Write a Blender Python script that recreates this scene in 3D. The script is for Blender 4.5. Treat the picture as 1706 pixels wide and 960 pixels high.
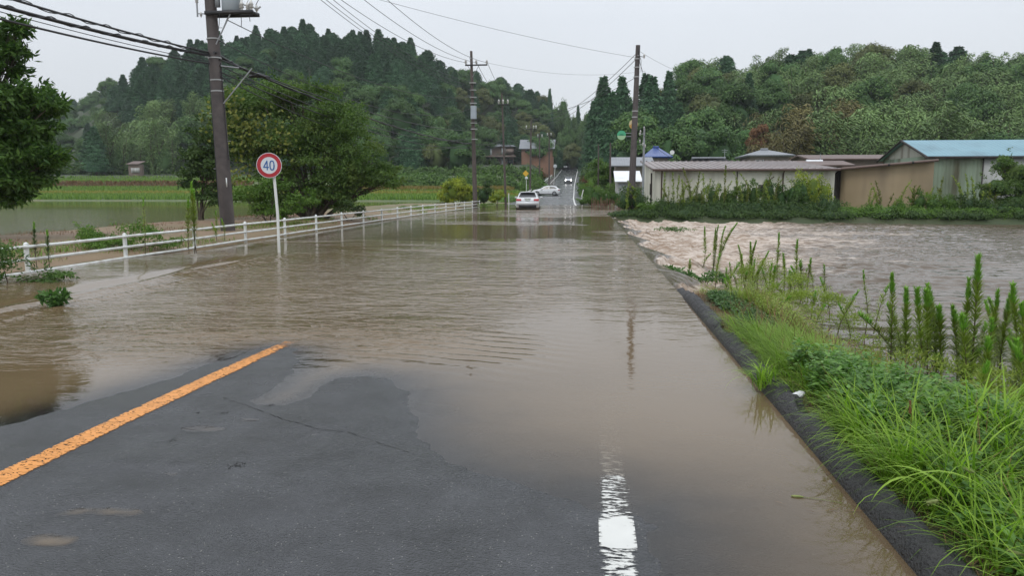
import bpy, math, random
import numpy as np
from mathutils import Matrix, Vector, Euler
R = math.radians
rng = np.random.default_rng(7); random.seed(7)
for o in list(bpy.data.objects): bpy.data.objects.remove(o)
scene = bpy.context.scene; C = scene.collection

# ---------------------------------------------------------------- camera
YAW, PIT, H = R(5.94), R(7.56), 1.55
cam = bpy.data.cameras.new('camera'); cam.sensor_width = 36; cam.lens = 1250/1706*36
cam.clip_start = .05; cam.clip_end = 4000
co = bpy.data.objects.new('camera', cam); C.objects.link(co)
co.location = (0, 0, H); co.rotation_euler = (math.pi/2-PIT, 0, YAW); scene.camera = co

# ---------------------------------------------------------------- world, sun, exposure
SUN_EL, SUN_ROT = 52, 200; HAZE = .00024
w = bpy.data.worlds.new('World'); scene.world = w; w.use_nodes = True
nt = w.node_tree; nt.nodes.clear(); N = nt.nodes.new; L = nt.links.new
out = N('ShaderNodeOutputWorld'); bg = N('ShaderNodeBackground'); bg2 = N('ShaderNodeBackground'); mx = N('ShaderNodeMixShader')
sky = N('ShaderNodeTexSky'); sky.sky_type = 'NISHITA'; sky.sun_disc = False
sky.sun_elevation = R(SUN_EL); sky.sun_rotation = R(SUN_ROT); sky.air_density = 2; sky.dust_density = 5
bg.inputs[1].default_value = .08; L(sky.outputs[0], bg.inputs[0])
tc = N('ShaderNodeTexCoord'); sp = N('ShaderNodeSeparateXYZ'); L(tc.outputs['Generated'], sp.inputs[0])
rmp = N('ShaderNodeValToRGB'); L(sp.outputs[2], rmp.inputs[0])
e = rmp.color_ramp.elements
e[0].position = 0; e[0].color = (.70, .735, .765, 1); e[1].position = 1; e[1].color = (1.42, 1.50, 1.62, 1)
m_ = e.new(.21); m_.color = (.755, .80, .865, 1)
m_ = e.new(.42); m_.color = (1.02, 1.07, 1.14, 1)
ns = N('ShaderNodeTexNoise'); ns.inputs['Scale'].default_value = 1.6; ns.inputs['Detail'].default_value = 3; L(tc.outputs['Generated'], ns.inputs[0])
mr = N('ShaderNodeMapRange'); mr.inputs[1].default_value = .3; mr.inputs[2].default_value = .7; mr.inputs[3].default_value = .93; mr.inputs[4].default_value = 1.05
L(ns.outputs[0], mr.inputs[0]); vm = N('ShaderNodeVectorMath'); vm.operation = 'SCALE'; L(rmp.outputs[0], vm.inputs[0]); L(mr.outputs[0], vm.inputs['Scale'])
L(vm.outputs[0], bg2.inputs[0]); bg2.inputs[1].default_value = 1.0
mx.inputs[0].default_value = .93; L(bg.outputs[0], mx.inputs[1]); L(bg2.outputs[0], mx.inputs[2]); L(mx.outputs[0], out.inputs[0])
sl = bpy.data.lights.new('sun', 'SUN'); sl.energy = .6; sl.angle = R(20); sl.color = (1, .97, .92)
so = bpy.data.objects.new('sun', sl); C.objects.link(so)
so.rotation_euler = (R(90-SUN_EL), 0, R(180-SUN_ROT))
vs = scene.view_settings; vs.view_transform = 'Standard'; vs.look = 'None'; vs.exposure = .13; vs.gamma = 1; vs.use_curve_mapping = False
try:
    scene.cycles.max_bounces = 6; scene.cycles.transparent_max_bounces = 16; scene.cycles.volume_bounces = 0
except Exception: pass

# ---------------------------------------------------------------- survey helpers: where a sight line meets a level or a depth
def dirv(x, y):
    v = np.array([(x-853)/1250, 1, -(y-480)/1250]); c, s = math.cos(PIT), math.sin(PIT)
    v = np.array([v[0], v[1]*c+v[2]*s, -v[1]*s+v[2]*c]); c, s = math.cos(YAW), math.sin(YAW)
    return np.array([v[0]*c-v[1]*s, v[0]*s+v[1]*c, v[2]])
def gp(x, y, z=0):
    v = dirv(x, y); t = (z-H)/v[2]; return (v*t)[:2]
def P(x, y, Y):
    v = dirv(x, y)*Y/dirv(x, y)[1]; v[2] += H; return v
def TX(x): v = dirv(x, 314); return v[0]/v[1]
def sm(a, b, x): t = np.clip((np.asarray(x, float)-a)/(b-a), 0, 1); return t*t*(3-2*t)

# value noise
_T = rng.random((64, 64, 8))
def noise2(x, y, s=1.0, k=0):
    x = np.asarray(x, float)*s+17.3*k; y = np.asarray(y, float)*s+9.1*k
    xi = np.floor(x).astype(int); yi = np.floor(y).astype(int); fx = x-xi; fy = y-yi
    fx = fx*fx*(3-2*fx); fy = fy*fy*(3-2*fy); T = _T[:, :, k % 8]
    a = T[xi % 64, yi % 64]; b = T[(xi+1) % 64, yi % 64]; c = T[xi % 64, (yi+1) % 64]; d = T[(xi+1) % 64, (yi+1) % 64]
    return (a*(1-fx)+b*fx)*(1-fy)+(c*(1-fx)+d*fx)*fy-.5
def fbm(x, y, s=1.0, o=4, k=0):
    r = 0; a = 1
    for i in range(o): r = r+a*noise2(x, y, s*2**i, k+i); a *= .5
    return r

# ---------------------------------------------------------------- materials
def newmat(name):
    m = bpy.data.materials.new(name); m.use_nodes = True; t = m.node_tree; t.nodes.clear()
    return m, t, t.nodes.new, t.links.new
def c4(c): return (c[0], c[1], c[2], 1)
def mat(name, col, rough=.6, spec=.5, metal=0, col2=None, nscale=3, namt=1.0, bump=0, bscale=20, corr=None, emit=0, rvar=0, stretch=None, detail=6, dirt=None):
    m, t, n, l = newmat(name)
    o = n('ShaderNodeOutputMaterial'); b = n('ShaderNodeBsdfPrincipled'); l(b.outputs[0], o.inputs[0])
    b.inputs['Roughness'].default_value = rough; b.inputs['Metallic'].default_value = metal
    b.inputs['Specular IOR Level'].default_value = spec
    tcn = n('ShaderNodeTexCoord'); src = tcn.outputs['Object']
    if stretch:
        mp = n('ShaderNodeMapping'); mp.inputs['Scale'].default_value = stretch; l(src, mp.inputs[0]); src = mp.outputs[0]
    colsock = None
    if col2 is not None:
        nz = n('ShaderNodeTexNoise'); nz.inputs['Scale'].default_value = nscale; nz.inputs['Detail'].default_value = detail; nz.inputs['Roughness'].default_value = .62
        l(src, nz.inputs[0])
        r = n('ShaderNodeMapRange'); r.inputs[1].default_value = .36; r.inputs[2].default_value = .64; r.inputs[4].default_value = namt; l(nz.outputs[0], r.inputs[0])
        mi = n('ShaderNodeMix'); mi.data_type = 'RGBA'; mi.inputs[6].default_value = c4(col); mi.inputs[7].default_value = c4(col2)
        l(r.outputs[0], mi.inputs[0]); colsock = mi.outputs[2]
        if rvar:
            r2 = n('ShaderNodeMapRange'); r2.inputs[1].default_value = .35; r2.inputs[2].default_value = .65
            r2.inputs[3].default_value = rough-rvar; r2.inputs[4].default_value = rough+rvar; l(nz.outputs[0], r2.inputs[0]); l(r2.outputs[0], b.inputs['Roughness'])
    if dirt:   # vertical rain streaks and stains
        nz2 = n('ShaderNodeTexNoise'); nz2.inputs['Scale'].default_value = 1; nz2.inputs['Detail'].default_value = 5
        mp2 = n('ShaderNodeMapping'); mp2.inputs['Scale'].default_value = (dirt[1], dirt[1], dirt[1]*.12); l(tcn.outputs['Object'], mp2.inputs[0]); l(mp2.outputs[0], nz2.inputs[0])
        r3 = n('ShaderNodeMapRange'); r3.inputs[1].default_value = .48; r3.inputs[2].default_value = .72; r3.inputs[4].default_value = dirt[2]; l(nz2.outputs[0], r3.inputs[0])
        mi2 = n('ShaderNodeMix'); mi2.data_type = 'RGBA'; mi2.inputs[7].default_value = c4(dirt[0]); l(r3.outputs[0], mi2.inputs[0])
        if colsock: l(colsock, mi2.inputs[6])
        else: mi2.inputs[6].default_value = c4(col)
        colsock = mi2.outputs[2]
    if colsock: l(colsock, b.inputs['Base Color'])
    else: b.inputs['Base Color'].default_value = c4(col)
    hs = None
    if bump:
        nb = n('ShaderNodeTexNoise'); nb.inputs['Scale'].default_value = bscale; nb.inputs['Detail'].default_value = 5; l(src, nb.inputs[0]); hs = nb.outputs[0]
    if corr:   # corrugated sheet: (axis, spacing, strength)
        wv = n('ShaderNodeTexWave'); wv.bands_direction = corr[0]; wv.inputs['Scale'].default_value = 1/corr[1]*.314; wv.wave_profile = 'SIN'
        l(tcn.outputs['Object'], wv.inputs[0]); bb = n('ShaderNodeBump'); bb.inputs['Strength'].default_value = corr[2]; bb.inputs['Distance'].default_value = .02
        l(wv.outputs[0], bb.inputs['Height']); l(bb.outputs[0], b.inputs['Normal'])
    elif bump:
        bb = n('ShaderNodeBump'); bb.inputs['Strength'].default_value = bump; bb.inputs['Distance'].default_value = .02
        l(hs, bb.inputs['Height']); l(bb.outputs[0], b.inputs['Normal'])
    if emit:
        b.inputs['Emission Color'].default_value = c4(col); b.inputs['Emission Strength'].default_value = emit
    return m
def leafmat(name, a, b_, trans=.25, rough=.5, ovar=.25, patch=None, pscale=.35, spec=.14):
    """foliage: leaf to leaf colour from the face attribute tone, tree to tree from the object's random number"""
    m, t, n, l = newmat(name)
    o = n('ShaderNodeOutputMaterial'); b = n('ShaderNodeBsdfPrincipled'); b.inputs['Roughness'].default_value = rough
    b.inputs['Specular IOR Level'].default_value = spec
    at = n('ShaderNodeAttribute'); at.attribute_name = 'tone'
    mi = n('ShaderNodeMix'); mi.data_type = 'RGBA'; mi.inputs[6].default_value = c4(a); mi.inputs[7].default_value = c4(b_); l(at.outputs['Fac'], mi.inputs[0])
    s = mi.outputs[2]
    if patch is not None:
        tcn = n('ShaderNodeTexCoord'); nz = n('ShaderNodeTexNoise'); nz.inputs['Scale'].default_value = pscale; nz.inputs['Detail'].default_value = 3
        l(tcn.outputs['Object'], nz.inputs[0]); r = n('ShaderNodeMapRange'); r.inputs[1].default_value = .5; r.inputs[2].default_value = .68; l(nz.outputs[0], r.inputs[0])
        m2 = n('ShaderNodeMix'); m2.data_type = 'RGBA'; l(r.outputs[0], m2.inputs[0]); l(s, m2.inputs[6]); m2.inputs[7].default_value = c4(patch); s = m2.outputs[2]
    oi = n('ShaderNodeObjectInfo'); r2 = n('ShaderNodeMapRange'); r2.inputs[3].default_value = 1-ovar; r2.inputs[4].default_value = 1+ovar; l(oi.outputs['Random'], r2.inputs[0])
    v = n('ShaderNodeVectorMath'); v.operation = 'SCALE'; l(s, v.inputs[0]); l(r2.outputs[0], v.inputs['Scale'])
    l(v.outputs[0], b.inputs['Base Color'])
    if trans:
        tr = n('ShaderNodeBsdfTranslucent'); v2 = n('ShaderNodeVectorMath'); v2.operation = 'MULTIPLY'; v2.inputs[1].default_value = (1.2, 1.5, .7)
        l(v.outputs[0], v2.inputs[0]); l(v2.outputs[0], tr.inputs[0]); ms = n('ShaderNodeMixShader'); ms.inputs[0].default_value = trans
        l(b.outputs[0], ms.inputs[1]); l(tr.outputs[0], ms.inputs[2]); l(ms.outputs[0], o.inputs[0])
    else: l(b.outputs[0], o.inputs[0])
    return m
M = {}

# ---------------------------------------------------------------- mesh builder
class MB:
    def __init__(s): s.V = []; s.F = []; s.n = 0
    def add(s, V, F, m=0, tone=None):
        V = np.asarray(V, float).reshape(-1, 3); F = np.asarray(F, int)
        if len(F) == 0: return
        t = np.full(len(F), .5) if tone is None else np.broadcast_to(np.asarray(tone, float), (len(F),))
        s.V.append(V); s.F.append((F+s.n, m, t)); s.n += len(V)
    def box(s, c, d, rz=0, m=0, tone=None):
        x, y, z = np.array(d)/2; V = np.array([[-x,-y,-z],[x,-y,-z],[x,y,-z],[-x,y,-z],[-x,-y,z],[x,-y,z],[x,y,z],[-x,y,z]])
        a, b = math.cos(rz), math.sin(rz); V = np.c_[V[:,0]*a-V[:,1]*b, V[:,0]*b+V[:,1]*a, V[:,2]]+np.array(c)
        s.add(V, [[0,3,2,1],[4,5,6,7],[0,1,5,4],[1,2,6,5],[2,3,7,6],[3,0,4,7]], m, tone)
    def tube(s, pts, rad, n=8, m=0, tone=None, cap=True):
        pts = np.asarray(pts, float); k = len(pts); rad = np.broadcast_to(np.asarray(rad, float), (k,))
        T = np.gradient(pts, axis=0); T /= np.linalg.norm(T, axis=1)[:, None]+1e-9
        up = np.array([0, 0, 1.]) if abs(T[0][2]) < .9 else np.array([0, 1., 0])
        U = np.cross(T, up); U /= np.linalg.norm(U, axis=1)[:, None]+1e-9; W = np.cross(U, T)
        a = np.arange(n)*2*math.pi/n
        V = pts[:, None]+rad[:, None, None]*(np.cos(a)[None, :, None]*U[:, None]+np.sin(a)[None, :, None]*W[:, None])
        F = [[i*n+j, i*n+(j+1) % n, (i+1)*n+(j+1) % n, (i+1)*n+j] for i in range(k-1) for j in range(n)]
        s.add(V.reshape(-1, 3), F, m, tone)
        if cap:
            s.add(V[0], [list(range(n))], m, tone); s.add(V[-1], [list(range(n))[::-1]], m, tone)
    def cyl(s, p0, p1, r0, r1=None, n=12, m=0): s.tube([p0, p1], [r0, r0 if r1 is None else r1], n, m)
    def disc(s, c, nrm, r, n=32, m=0):
        nrm = np.array(nrm, float); nrm /= np.linalg.norm(nrm); u = np.cross(nrm, [0, 0, 1.] if abs(nrm[2]) < .9 else [1., 0, 0]); u /= np.linalg.norm(u); v = np.cross(nrm, u)
        a = np.arange(n)*2*math.pi/n; s.add(np.array(c)+r*(np.cos(a)[:, None]*u+np.sin(a)[:, None]*v), [list(range(n))], m)
    def grid(s, X, Y, Z, m=0):
        a, b = X.shape; i = np.arange(a*b).reshape(a, b)
        F = np.stack([i[:-1, :-1], i[1:, :-1], i[1:, 1:], i[:-1, 1:]], -1).reshape(-1, 4)
        s.add(np.stack([X, Y, Z], -1).reshape(-1, 3), F, m)
    def cards(s, Pt, D, Nn, ln, wd, m=0, tone=None):
        """diamond leaves: root Pt, direction D, facing Nn"""
        Pt = np.asarray(Pt); D = D/(np.linalg.norm(D, axis=1)[:, None]+1e-9)
        S = np.cross(D, Nn); S /= np.linalg.norm(S, axis=1)[:, None]+1e-9
        ln = np.broadcast_to(np.asarray(ln, float), (len(Pt),))[:, None]; wd = np.broadcast_to(np.asarray(wd, float), (len(Pt),))[:, None]
        V = np.stack([Pt, Pt+D*ln*.45+S*wd*.5, Pt+D*ln, Pt+D*ln*.45-S*wd*.5], 1)
        k = len(Pt); F = np.arange(4*k).reshape(k, 4)
        s.add(V.reshape(-1, 3), F, m, rng.random(k) if tone is None else tone)
    def blades(s, base, az, hgt, bend, wid, seg=5, m=0, tone=None, lean=.15):
        """arching strips of grass"""
        k = len(base); t = np.linspace(0, 1, seg+1)[None, :]
        ang = lean+bend[:, None]*t**1.3                     # angle from vertical along the blade
        ds = (hgt/seg)[:, None]*np.ones((1, seg+1))
        hx = np.cumsum(np.sin(ang)*ds, 1); hz = np.cumsum(np.cos(ang)*ds, 1); hx -= hx[:, :1]; hz -= hz[:, :1]
        dx, dy = np.cos(az)[:, None], np.sin(az)[:, None]
        cx = base[:, 0:1]+dx*hx; cy = base[:, 1:2]+dy*hx; cz = base[:, 2:3]+hz
        ww = (wid[:, None]*np.minimum(1, .55+1.6*t)*(1-t**2.2)+.0006)/2
        Lf = np.stack([cx-dy*ww, cy+dx*ww, cz], -1); Rt = np.stack([cx+dy*ww, cy-dx*ww, cz], -1)
        V = np.stack([Lf, Rt], 2).reshape(-1, 3); b = (np.arange(k)*(2*(seg+1)))[:, None]; j = np.arange(seg)[None, :]*2
        F = np.stack([b+j, b+j+1, b+j+3, b+j+2], -1).reshape(-1, 4)
        tn = np.repeat(rng.random(k) if tone is None else tone, seg)
        s.add(V, F, m, tn)
    def build(s, name, mats, parent=None, smooth=False, loc=None, attrs=None):
        me = bpy.data.meshes.new(name); V = np.concatenate(s.V) if s.V else np.zeros((0, 3))
        if loc is not None: V = V-np.array(loc)
        me.vertices.add(len(V)); me.vertices.foreach_set('co', V.ravel())
        loops = np.concatenate([f.ravel() for f, _, _ in s.F]); tot = np.concatenate([np.full(len(f), f.shape[1]) for f, _, _ in s.F])
        mi = np.concatenate([np.full(len(f), m) for f, m, _ in s.F]); tn = np.concatenate([t for _, _, t in s.F])
        st = np.r_[0, np.cumsum(tot)[:-1]]
        me.loops.add(len(loops)); me.loops.foreach_set('vertex_index', loops.astype(np.int32))
        me.polygons.add(len(tot)); me.polygons.foreach_set('loop_start', st.astype(np.int32))
        try: me.polygons.foreach_set('loop_total', tot.astype(np.int32))
        except Exception: pass
        me.polygons.foreach_set('material_index', mi.astype(np.int32))
        if smooth: me.polygons.foreach_set('use_smooth', np.ones(len(tot), bool))
        me.update(calc_edges=True)
        a = me.attributes.new('tone', 'FLOAT', 'FACE'); a.data.foreach_set('value', tn.astype(np.float32))
        for k, v in (attrs or {}).items():
            a = me.attributes.new(k, 'FLOAT', 'POINT'); a.data.foreach_set('value', np.asarray(v, np.float32).ravel())
        for mm in (mats if isinstance(mats, (list, tuple)) else [mats]): me.materials.append(mm)
        o = bpy.data.objects.new(name, me); C.objects.link(o)
        if loc is not None: o.location = loc
        if parent is not None: o.parent = parent
        return o
def tag(o, label=None, cat=None, group=None, kind=None):
    if label: o['label'] = label
    if cat: o['category'] = cat
    if group: o['group'] = group
    if kind: o['kind'] = kind
    return o
def empty(name, loc=(0, 0, 0), rz=0, rx=0, ry=0):
    o = bpy.data.objects.new(name, None); C.objects.link(o); o.location = loc; o.rotation_euler = (rx, ry, rz); o.empty_display_size = .1; return o
def copy_thing(o, loc, rz=0, sc=None):
    r = o.copy(); C.objects.link(r); r.location = loc; r.rotation_euler = (0, 0, rz)
    if sc: r.scale = sc
    for ch in list(o.children):
        c = ch.copy(); C.objects.link(c); c.parent = r
        for g in list(ch.children):
            d = g.copy(); C.objects.link(d); d.parent = c
    return r

# ================================================================ TERRAIN
SKY_T = [(0,150),(75,168),(150,172),(185,130),(250,112),(300,98),(350,80),(400,68),(440,60),(490,55),(535,46),(580,66),(640,72),(700,84),(740,104),(790,120),(830,134),(880,152),(930,150),(960,176),(985,184),(1010,182),(1060,150),(1110,136),(1140,122),(1165,108),(1200,98),(1300,92),(1400,88),(1500,96),(1600,100),(1706,104),(2000,110)]
st_t = np.array([TX(a) for a, _ in SKY_T]); st_e = np.array([dirv(a, b)[2]/dirv(a, b)[1] for a, b in SKY_T])
st_t = np.r_[-3, st_t, 3]; st_e = np.r_[st_e[0]*.6, st_e, st_e[-1]*.6]
def road_z(Y): return np.interp(Y, [-50, 9, 12, 60, 68, 80, 100, 115, 165, 177, 224, 270, 330], [0, -.06, -.12, -.12, -.03, .06, .22, .45, 2.3, 2.8, 5.2, 8.2, 11])
def road_cx(Y): return np.interp(Y, [-50, 42, 60, 75, 100, 115, 165, 224, 270, 330], [-3.05, -3.05, -3.6, -4.3, -5.0, -5.3, -6.3, -7.0, -7.4, -12])
def left_base(X, Y):
    z = np.interp(Y, [-50, 84, 90, 96, 104, 118, 128, 130.5, 140, 146, 148, 160, 240, 400], [-.3, -.3, .15, .3, .55, 1.2, 1.6, 2.7, 3.1, 3.3, 4.0, 4.6, 9.6, 16])
    bank = .16+.05*fbm(X, Y, .5)
    a = sm(-19.5, -17.5, X)*(1-sm(70, 84, Y)); z = z*(1-a)+np.maximum(bank, z)*a
    return z
def gz(X, Y):
    X = np.asarray(X, float); Y = np.asarray(Y, float)
    zl = left_base(X, Y)
    zr = np.where(Y < 60, 0, 0)+np.interp(Y, [43.6, 46.0, 60, 110, 160, 400], [-1.3, -.05, .05, .6, 3, 14])
    verge = np.interp(X+np.interp(Y, [3, 4.5, 6, 9, 12], [-.55, -.35, .12, .25, .1]), [1.5, 1.65, 2.2, 2.75, 3.2, 4.2], [.03, .07, .03, -.20, -.62, -1.3])+.03*fbm(X, Y, 1.5)
    verge = verge-.55*sm(10.6, 12.5, Y)
    zr = np.where(Y < 44.5, np.maximum(verge, -1.3), zr); 
    s = sm(-3.5, -1.0, X) if False else (X > -3)
    z = np.where(s, zr, zl)
    # hills
    Ys = np.maximum(Y, 1); t = X/Ys
    Y0 = np.interp(t, [-1.2, -.68, -.62, -.25, -.17, -.06, -.03, .0, .04, .10, .2, .8], [230, 230, 160, 152, 225, 258, 280, 280, 200, 128, 108, 100])
    Y1 = np.interp(t, [-1.2, -.70, -.62, -.25, -.17, -.03, .04, .10, .8], [370, 370, 255, 250, 290, 330, 300, 210, 190])
    zc = H+np.interp(t, st_t, st_e)*Y1-9.5
    f = sm(0, 1, (Y-Y0)/(Y1-Y0)); zc = np.where(Y > Y1, zc-.12*(Y-Y1), zc)
    z = z*(1-f)+np.maximum(zc, z)*f
    z = z+np.where(Y > 110, 1.2*fbm(X, Y, .05)*f, 0)
    # road corridor and flooded road area
    cx = road_cx(Y); d = np.abs(X-cx)
    hw = np.where(Y < 44, 4.6, 4.6); 
    rz = road_z(Y)-.10
    k0 = 0
    k = 1-sm(4.4, np.where(Y > 120, 11, 8), d)
    z = np.where((Y > 44) & ((X < cx+4.6) | (Y > 50)), z*(1-k)+rz*k, z)
    # roadside pavement under the flood, left
    a = (X < -3) & (Y < 66)
    zp = np.interp(X, [-11.2, -10.2, -9.9, -9], [.14, .05, -.2, -.3]); z = np.where(a & (X > -11.2), zp, z)
    z = np.where((X > -6) & (X < 1.45) & (Y <= 44), -.45, z)
    return z
def gzf(x, y): return float(gz(np.array([x]), np.array([y]))[0])

# graded ground grid: fine near the camera, coarse far away
xs = np.unique(np.r_[np.linspace(-700, -130, 24), np.linspace(-130, -24, 90), np.linspace(-24, -12, 24), np.linspace(-12, -9, 16), np.linspace(-9, 1.4, 18), np.linspace(1.4, 5, 40), np.linspace(5, 30, 40), np.linspace(30, 150, 80), np.linspace(150, 700, 24)])
ys = np.unique(np.r_[np.linspace(-60, 0, 10), np.linspace(0, 16, 90), np.linspace(16, 60, 110), np.linspace(60, 150, 110), np.linspace(150, 420, 130), np.linspace(420, 1100, 14)])
GX, GY = np.meshgrid(xs, ys, indexing='ij'); GZ = gz(GX, GY)
b = MB(); b.grid(GX, GY, GZ)
def ground_mat():
    m, t, n, l = newmat('ground')
    o = n('ShaderNodeOutputMaterial'); p = n('ShaderNodeBsdfPrincipled'); l(p.outputs[0], o.inputs[0]); p.inputs['Roughness'].default_value = .75
    tcn = n('ShaderNodeTexCoord'); nz = n('ShaderNodeTexNoise'); nz.inputs['Scale'].default_value = 2.2; nz.inputs['Detail'].default_value = 8; l(tcn.outputs['Object'], nz.inputs[0])
    nz2 = n('ShaderNodeTexNoise'); nz2.inputs['Scale'].default_value = .25; nz2.inputs['Detail'].default_value = 5; l(tcn.outputs['Object'], nz2.inputs[0])
    d = n('ShaderNodeMix'); d.data_type = 'RGBA'; d.inputs[6].default_value = (.17, .105, .062, 1); d.inputs[7].default_value = (.27, .185, .11, 1); l(nz.outputs[0], d.inputs[0])
    g = n('ShaderNodeMix'); g.data_type = 'RGBA'; g.inputs[6].default_value = (.05, .085, .022, 1); g.inputs[7].default_value = (.11, .15, .04, 1); l(nz.outputs[0], g.inputs[0])
    dk = n('ShaderNodeMix'); dk.data_type = 'RGBA'; dk.inputs[6].default_value = (.02, .035, .014, 1); dk.inputs[7].default_value = (.045, .06, .02, 1); l(nz.outputs[0], dk.inputs[0])
    a1 = n('ShaderNodeAttribute'); a1.attribute_name = 'green'; a2 = n('ShaderNodeAttribute'); a2.attribute_name = 'wood'
    s1 = n('ShaderNodeMath'); s1.operation = 'SUBTRACT'; s1.inputs[1].default_value = .5; l(nz2.outputs[0], s1.inputs[0])
    s2 = n('ShaderNodeMath'); s2.operation = 'MULTIPLY_ADD'; s2.inputs[1].default_value = 1.6; l(s1.outputs[0], s2.inputs[0]); l(a1.outputs['Fac'], s2.inputs[2]); s2.use_clamp = True
    x = n('ShaderNodeMix'); x.data_type = 'RGBA'; l(s2.outputs[0], x.inputs[0]); l(d.outputs[2], x.inputs[6]); l(g.outputs[2], x.inputs[7])
    y = n('ShaderNodeMix'); y.data_type = 'RGBA'; l(a2.outputs['Fac'], y.inputs[0]); l(x.outputs[2], y.inputs[6]); l(dk.outputs[2], y.inputs[7]); l(y.outputs[2], p.inputs['Base Color'])
    bb = n('ShaderNodeBump'); bb.inputs['Strength'].default_value = .8; bb.inputs['Distance'].default_value = .05
    nb = n('ShaderNodeTexNoise'); nb.inputs['Scale'].default_value = 18; nb.inputs['Detail'].default_value = 6; l(tcn.outputs['Object'], nb.inputs[0]); l(nb.outputs[0], bb.inputs['Height']); l(bb.outputs[0], p.inputs['Normal'])
    return m
green = np.clip(sm(84, 92, GY)+.12+np.where((GX > 1.4) & (GY > 40), .6, 0)+.35*sm(34, 60, GY), 0, 1)
green = np.where((GX > 1.4) & (GX < 6) & (GY < 13), .25, green); green = np.where((GX > 1) & (GY > 44) & (GY < 49), .9, green)
wood = np.maximum(sm(140, 158, GY), .85*((GX > .5) & (GY > 43) & (GY < 50))+.75*((GX > 1.4) & (GX < 6) & (GY < 13)))
b.build('ground', ground_mat(), smooth=True, attrs=dict(green=green, wood=wood)); tag(bpy.data.objects['ground'], kind='structure')

# ================================================================ ROAD
DRY = np.array([gp(*p) for p in [(-500, 830), (-200, 770), (0, 712), (100, 683), (200, 655), (300, 626), (360, 604), (410, 588), (450, 581), (480, 584), (492, 600), (488, 622), (470, 640), (440, 660), (415, 668), (425, 676), (470, 676), (510, 665), (530, 645), (560, 631), (610, 626), (650, 633), (680, 655), (690, 690), (700, 735), (745, 770), (810, 795), (880, 815), (950, 832), (1010, 848), (1062, 862), (1085, 900), (1095, 975)]]+[np.array([.2, 2.2]), np.array([.25, -6]), np.array([-7, -6]), np.array([-7, 3.2])])
def sdist(px, py, poly):
    px = px.ravel(); py = py.ravel(); best = np.full(px.shape, 1e9); ins = np.zeros(px.shape, bool)
    for i in range(len(poly)):
        a = poly[i]; c = poly[(i+1) % len(poly)]; dd = c-a; t = np.clip(((px-a[0])*dd[0]+(py-a[1])*dd[1])/(dd@dd+1e-12), 0, 1)
        best = np.minimum(best, np.hypot(px-a[0]-t*dd[0], py-a[1]-t*dd[1]))
        cr = ((a[1] > py) != (c[1] > py)); xx = a[0]+(py-a[1])*(c[0]-a[0])/((c[1]-a[1]) if abs(c[1]-a[1]) > 1e-9 else 1e-9); ins ^= cr & (px < xx)
    return np.where(ins, best, -best)
PUD = [((505, 722), .20, .13), ((350, 715), .34, .10), ((330, 660), .05, .1), ((420, 700), .2, .06), ((160, 860), .42, .16), ((265, 790), .35, .09), ((60, 900), .35, .12)]
def road_h(X, Y):
    sd = sdist(X, Y, DRY).reshape(X.shape)
    sd = sd+.05*fbm(X, Y, 3)*(1-np.exp(-np.abs(sd)*8))
    near = np.where(sd > 0, .013*np.minimum(sd, 1.2), (.024-.0135*sm(-2.6, .2, X))*np.maximum(sd, -4.5))
    near = near+.0012*fbm(X, Y, 6, 3)
    for (pp, rx, ry) in PUD:
        c = gp(*pp); q = ((X-c[0])/rx)**2+((Y-c[1])/ry)**2+.9*fbm(X, Y, 7, 3, 3); near = near*(1-np.exp(-q*1.1)*(sd > 0))-np.where(sd > 0, 1, 0)*.0006*np.exp(-q*1.1)
    far = road_z(Y)+.004*fbm(X, Y, .6)
    k = sm(9, 14, Y); return near*(1-k)+np.minimum(far, np.where(Y < 60, -.05, far))*k
ysr = np.unique(np.r_[np.linspace(-12, 2.5, 30), np.linspace(2.5, 9, 260), np.linspace(9, 16, 60), np.linspace(16, 100, 70), np.linspace(100, 300, 70)])
us = np.linspace(0, 1, 150)
def road_edges(Y):
    cx = road_cx(Y); l = cx-np.interp(Y, [0, 60, 90, 300], [4.2, 4.2, 3.8, 3.5]); r = cx+np.interp(Y, [0, 42, 60, 90, 300], [4.38, 4.38, 4.2, 3.9, 3.5]); return l, r
lY, rY = road_edges(ysr)
RX = lY[None, :]+(rY-lY)[None, :]*us[:, None]; RY = np.repeat(ysr[None, :], len(us), 0)
RZ = road_h(RX, RY)
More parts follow.
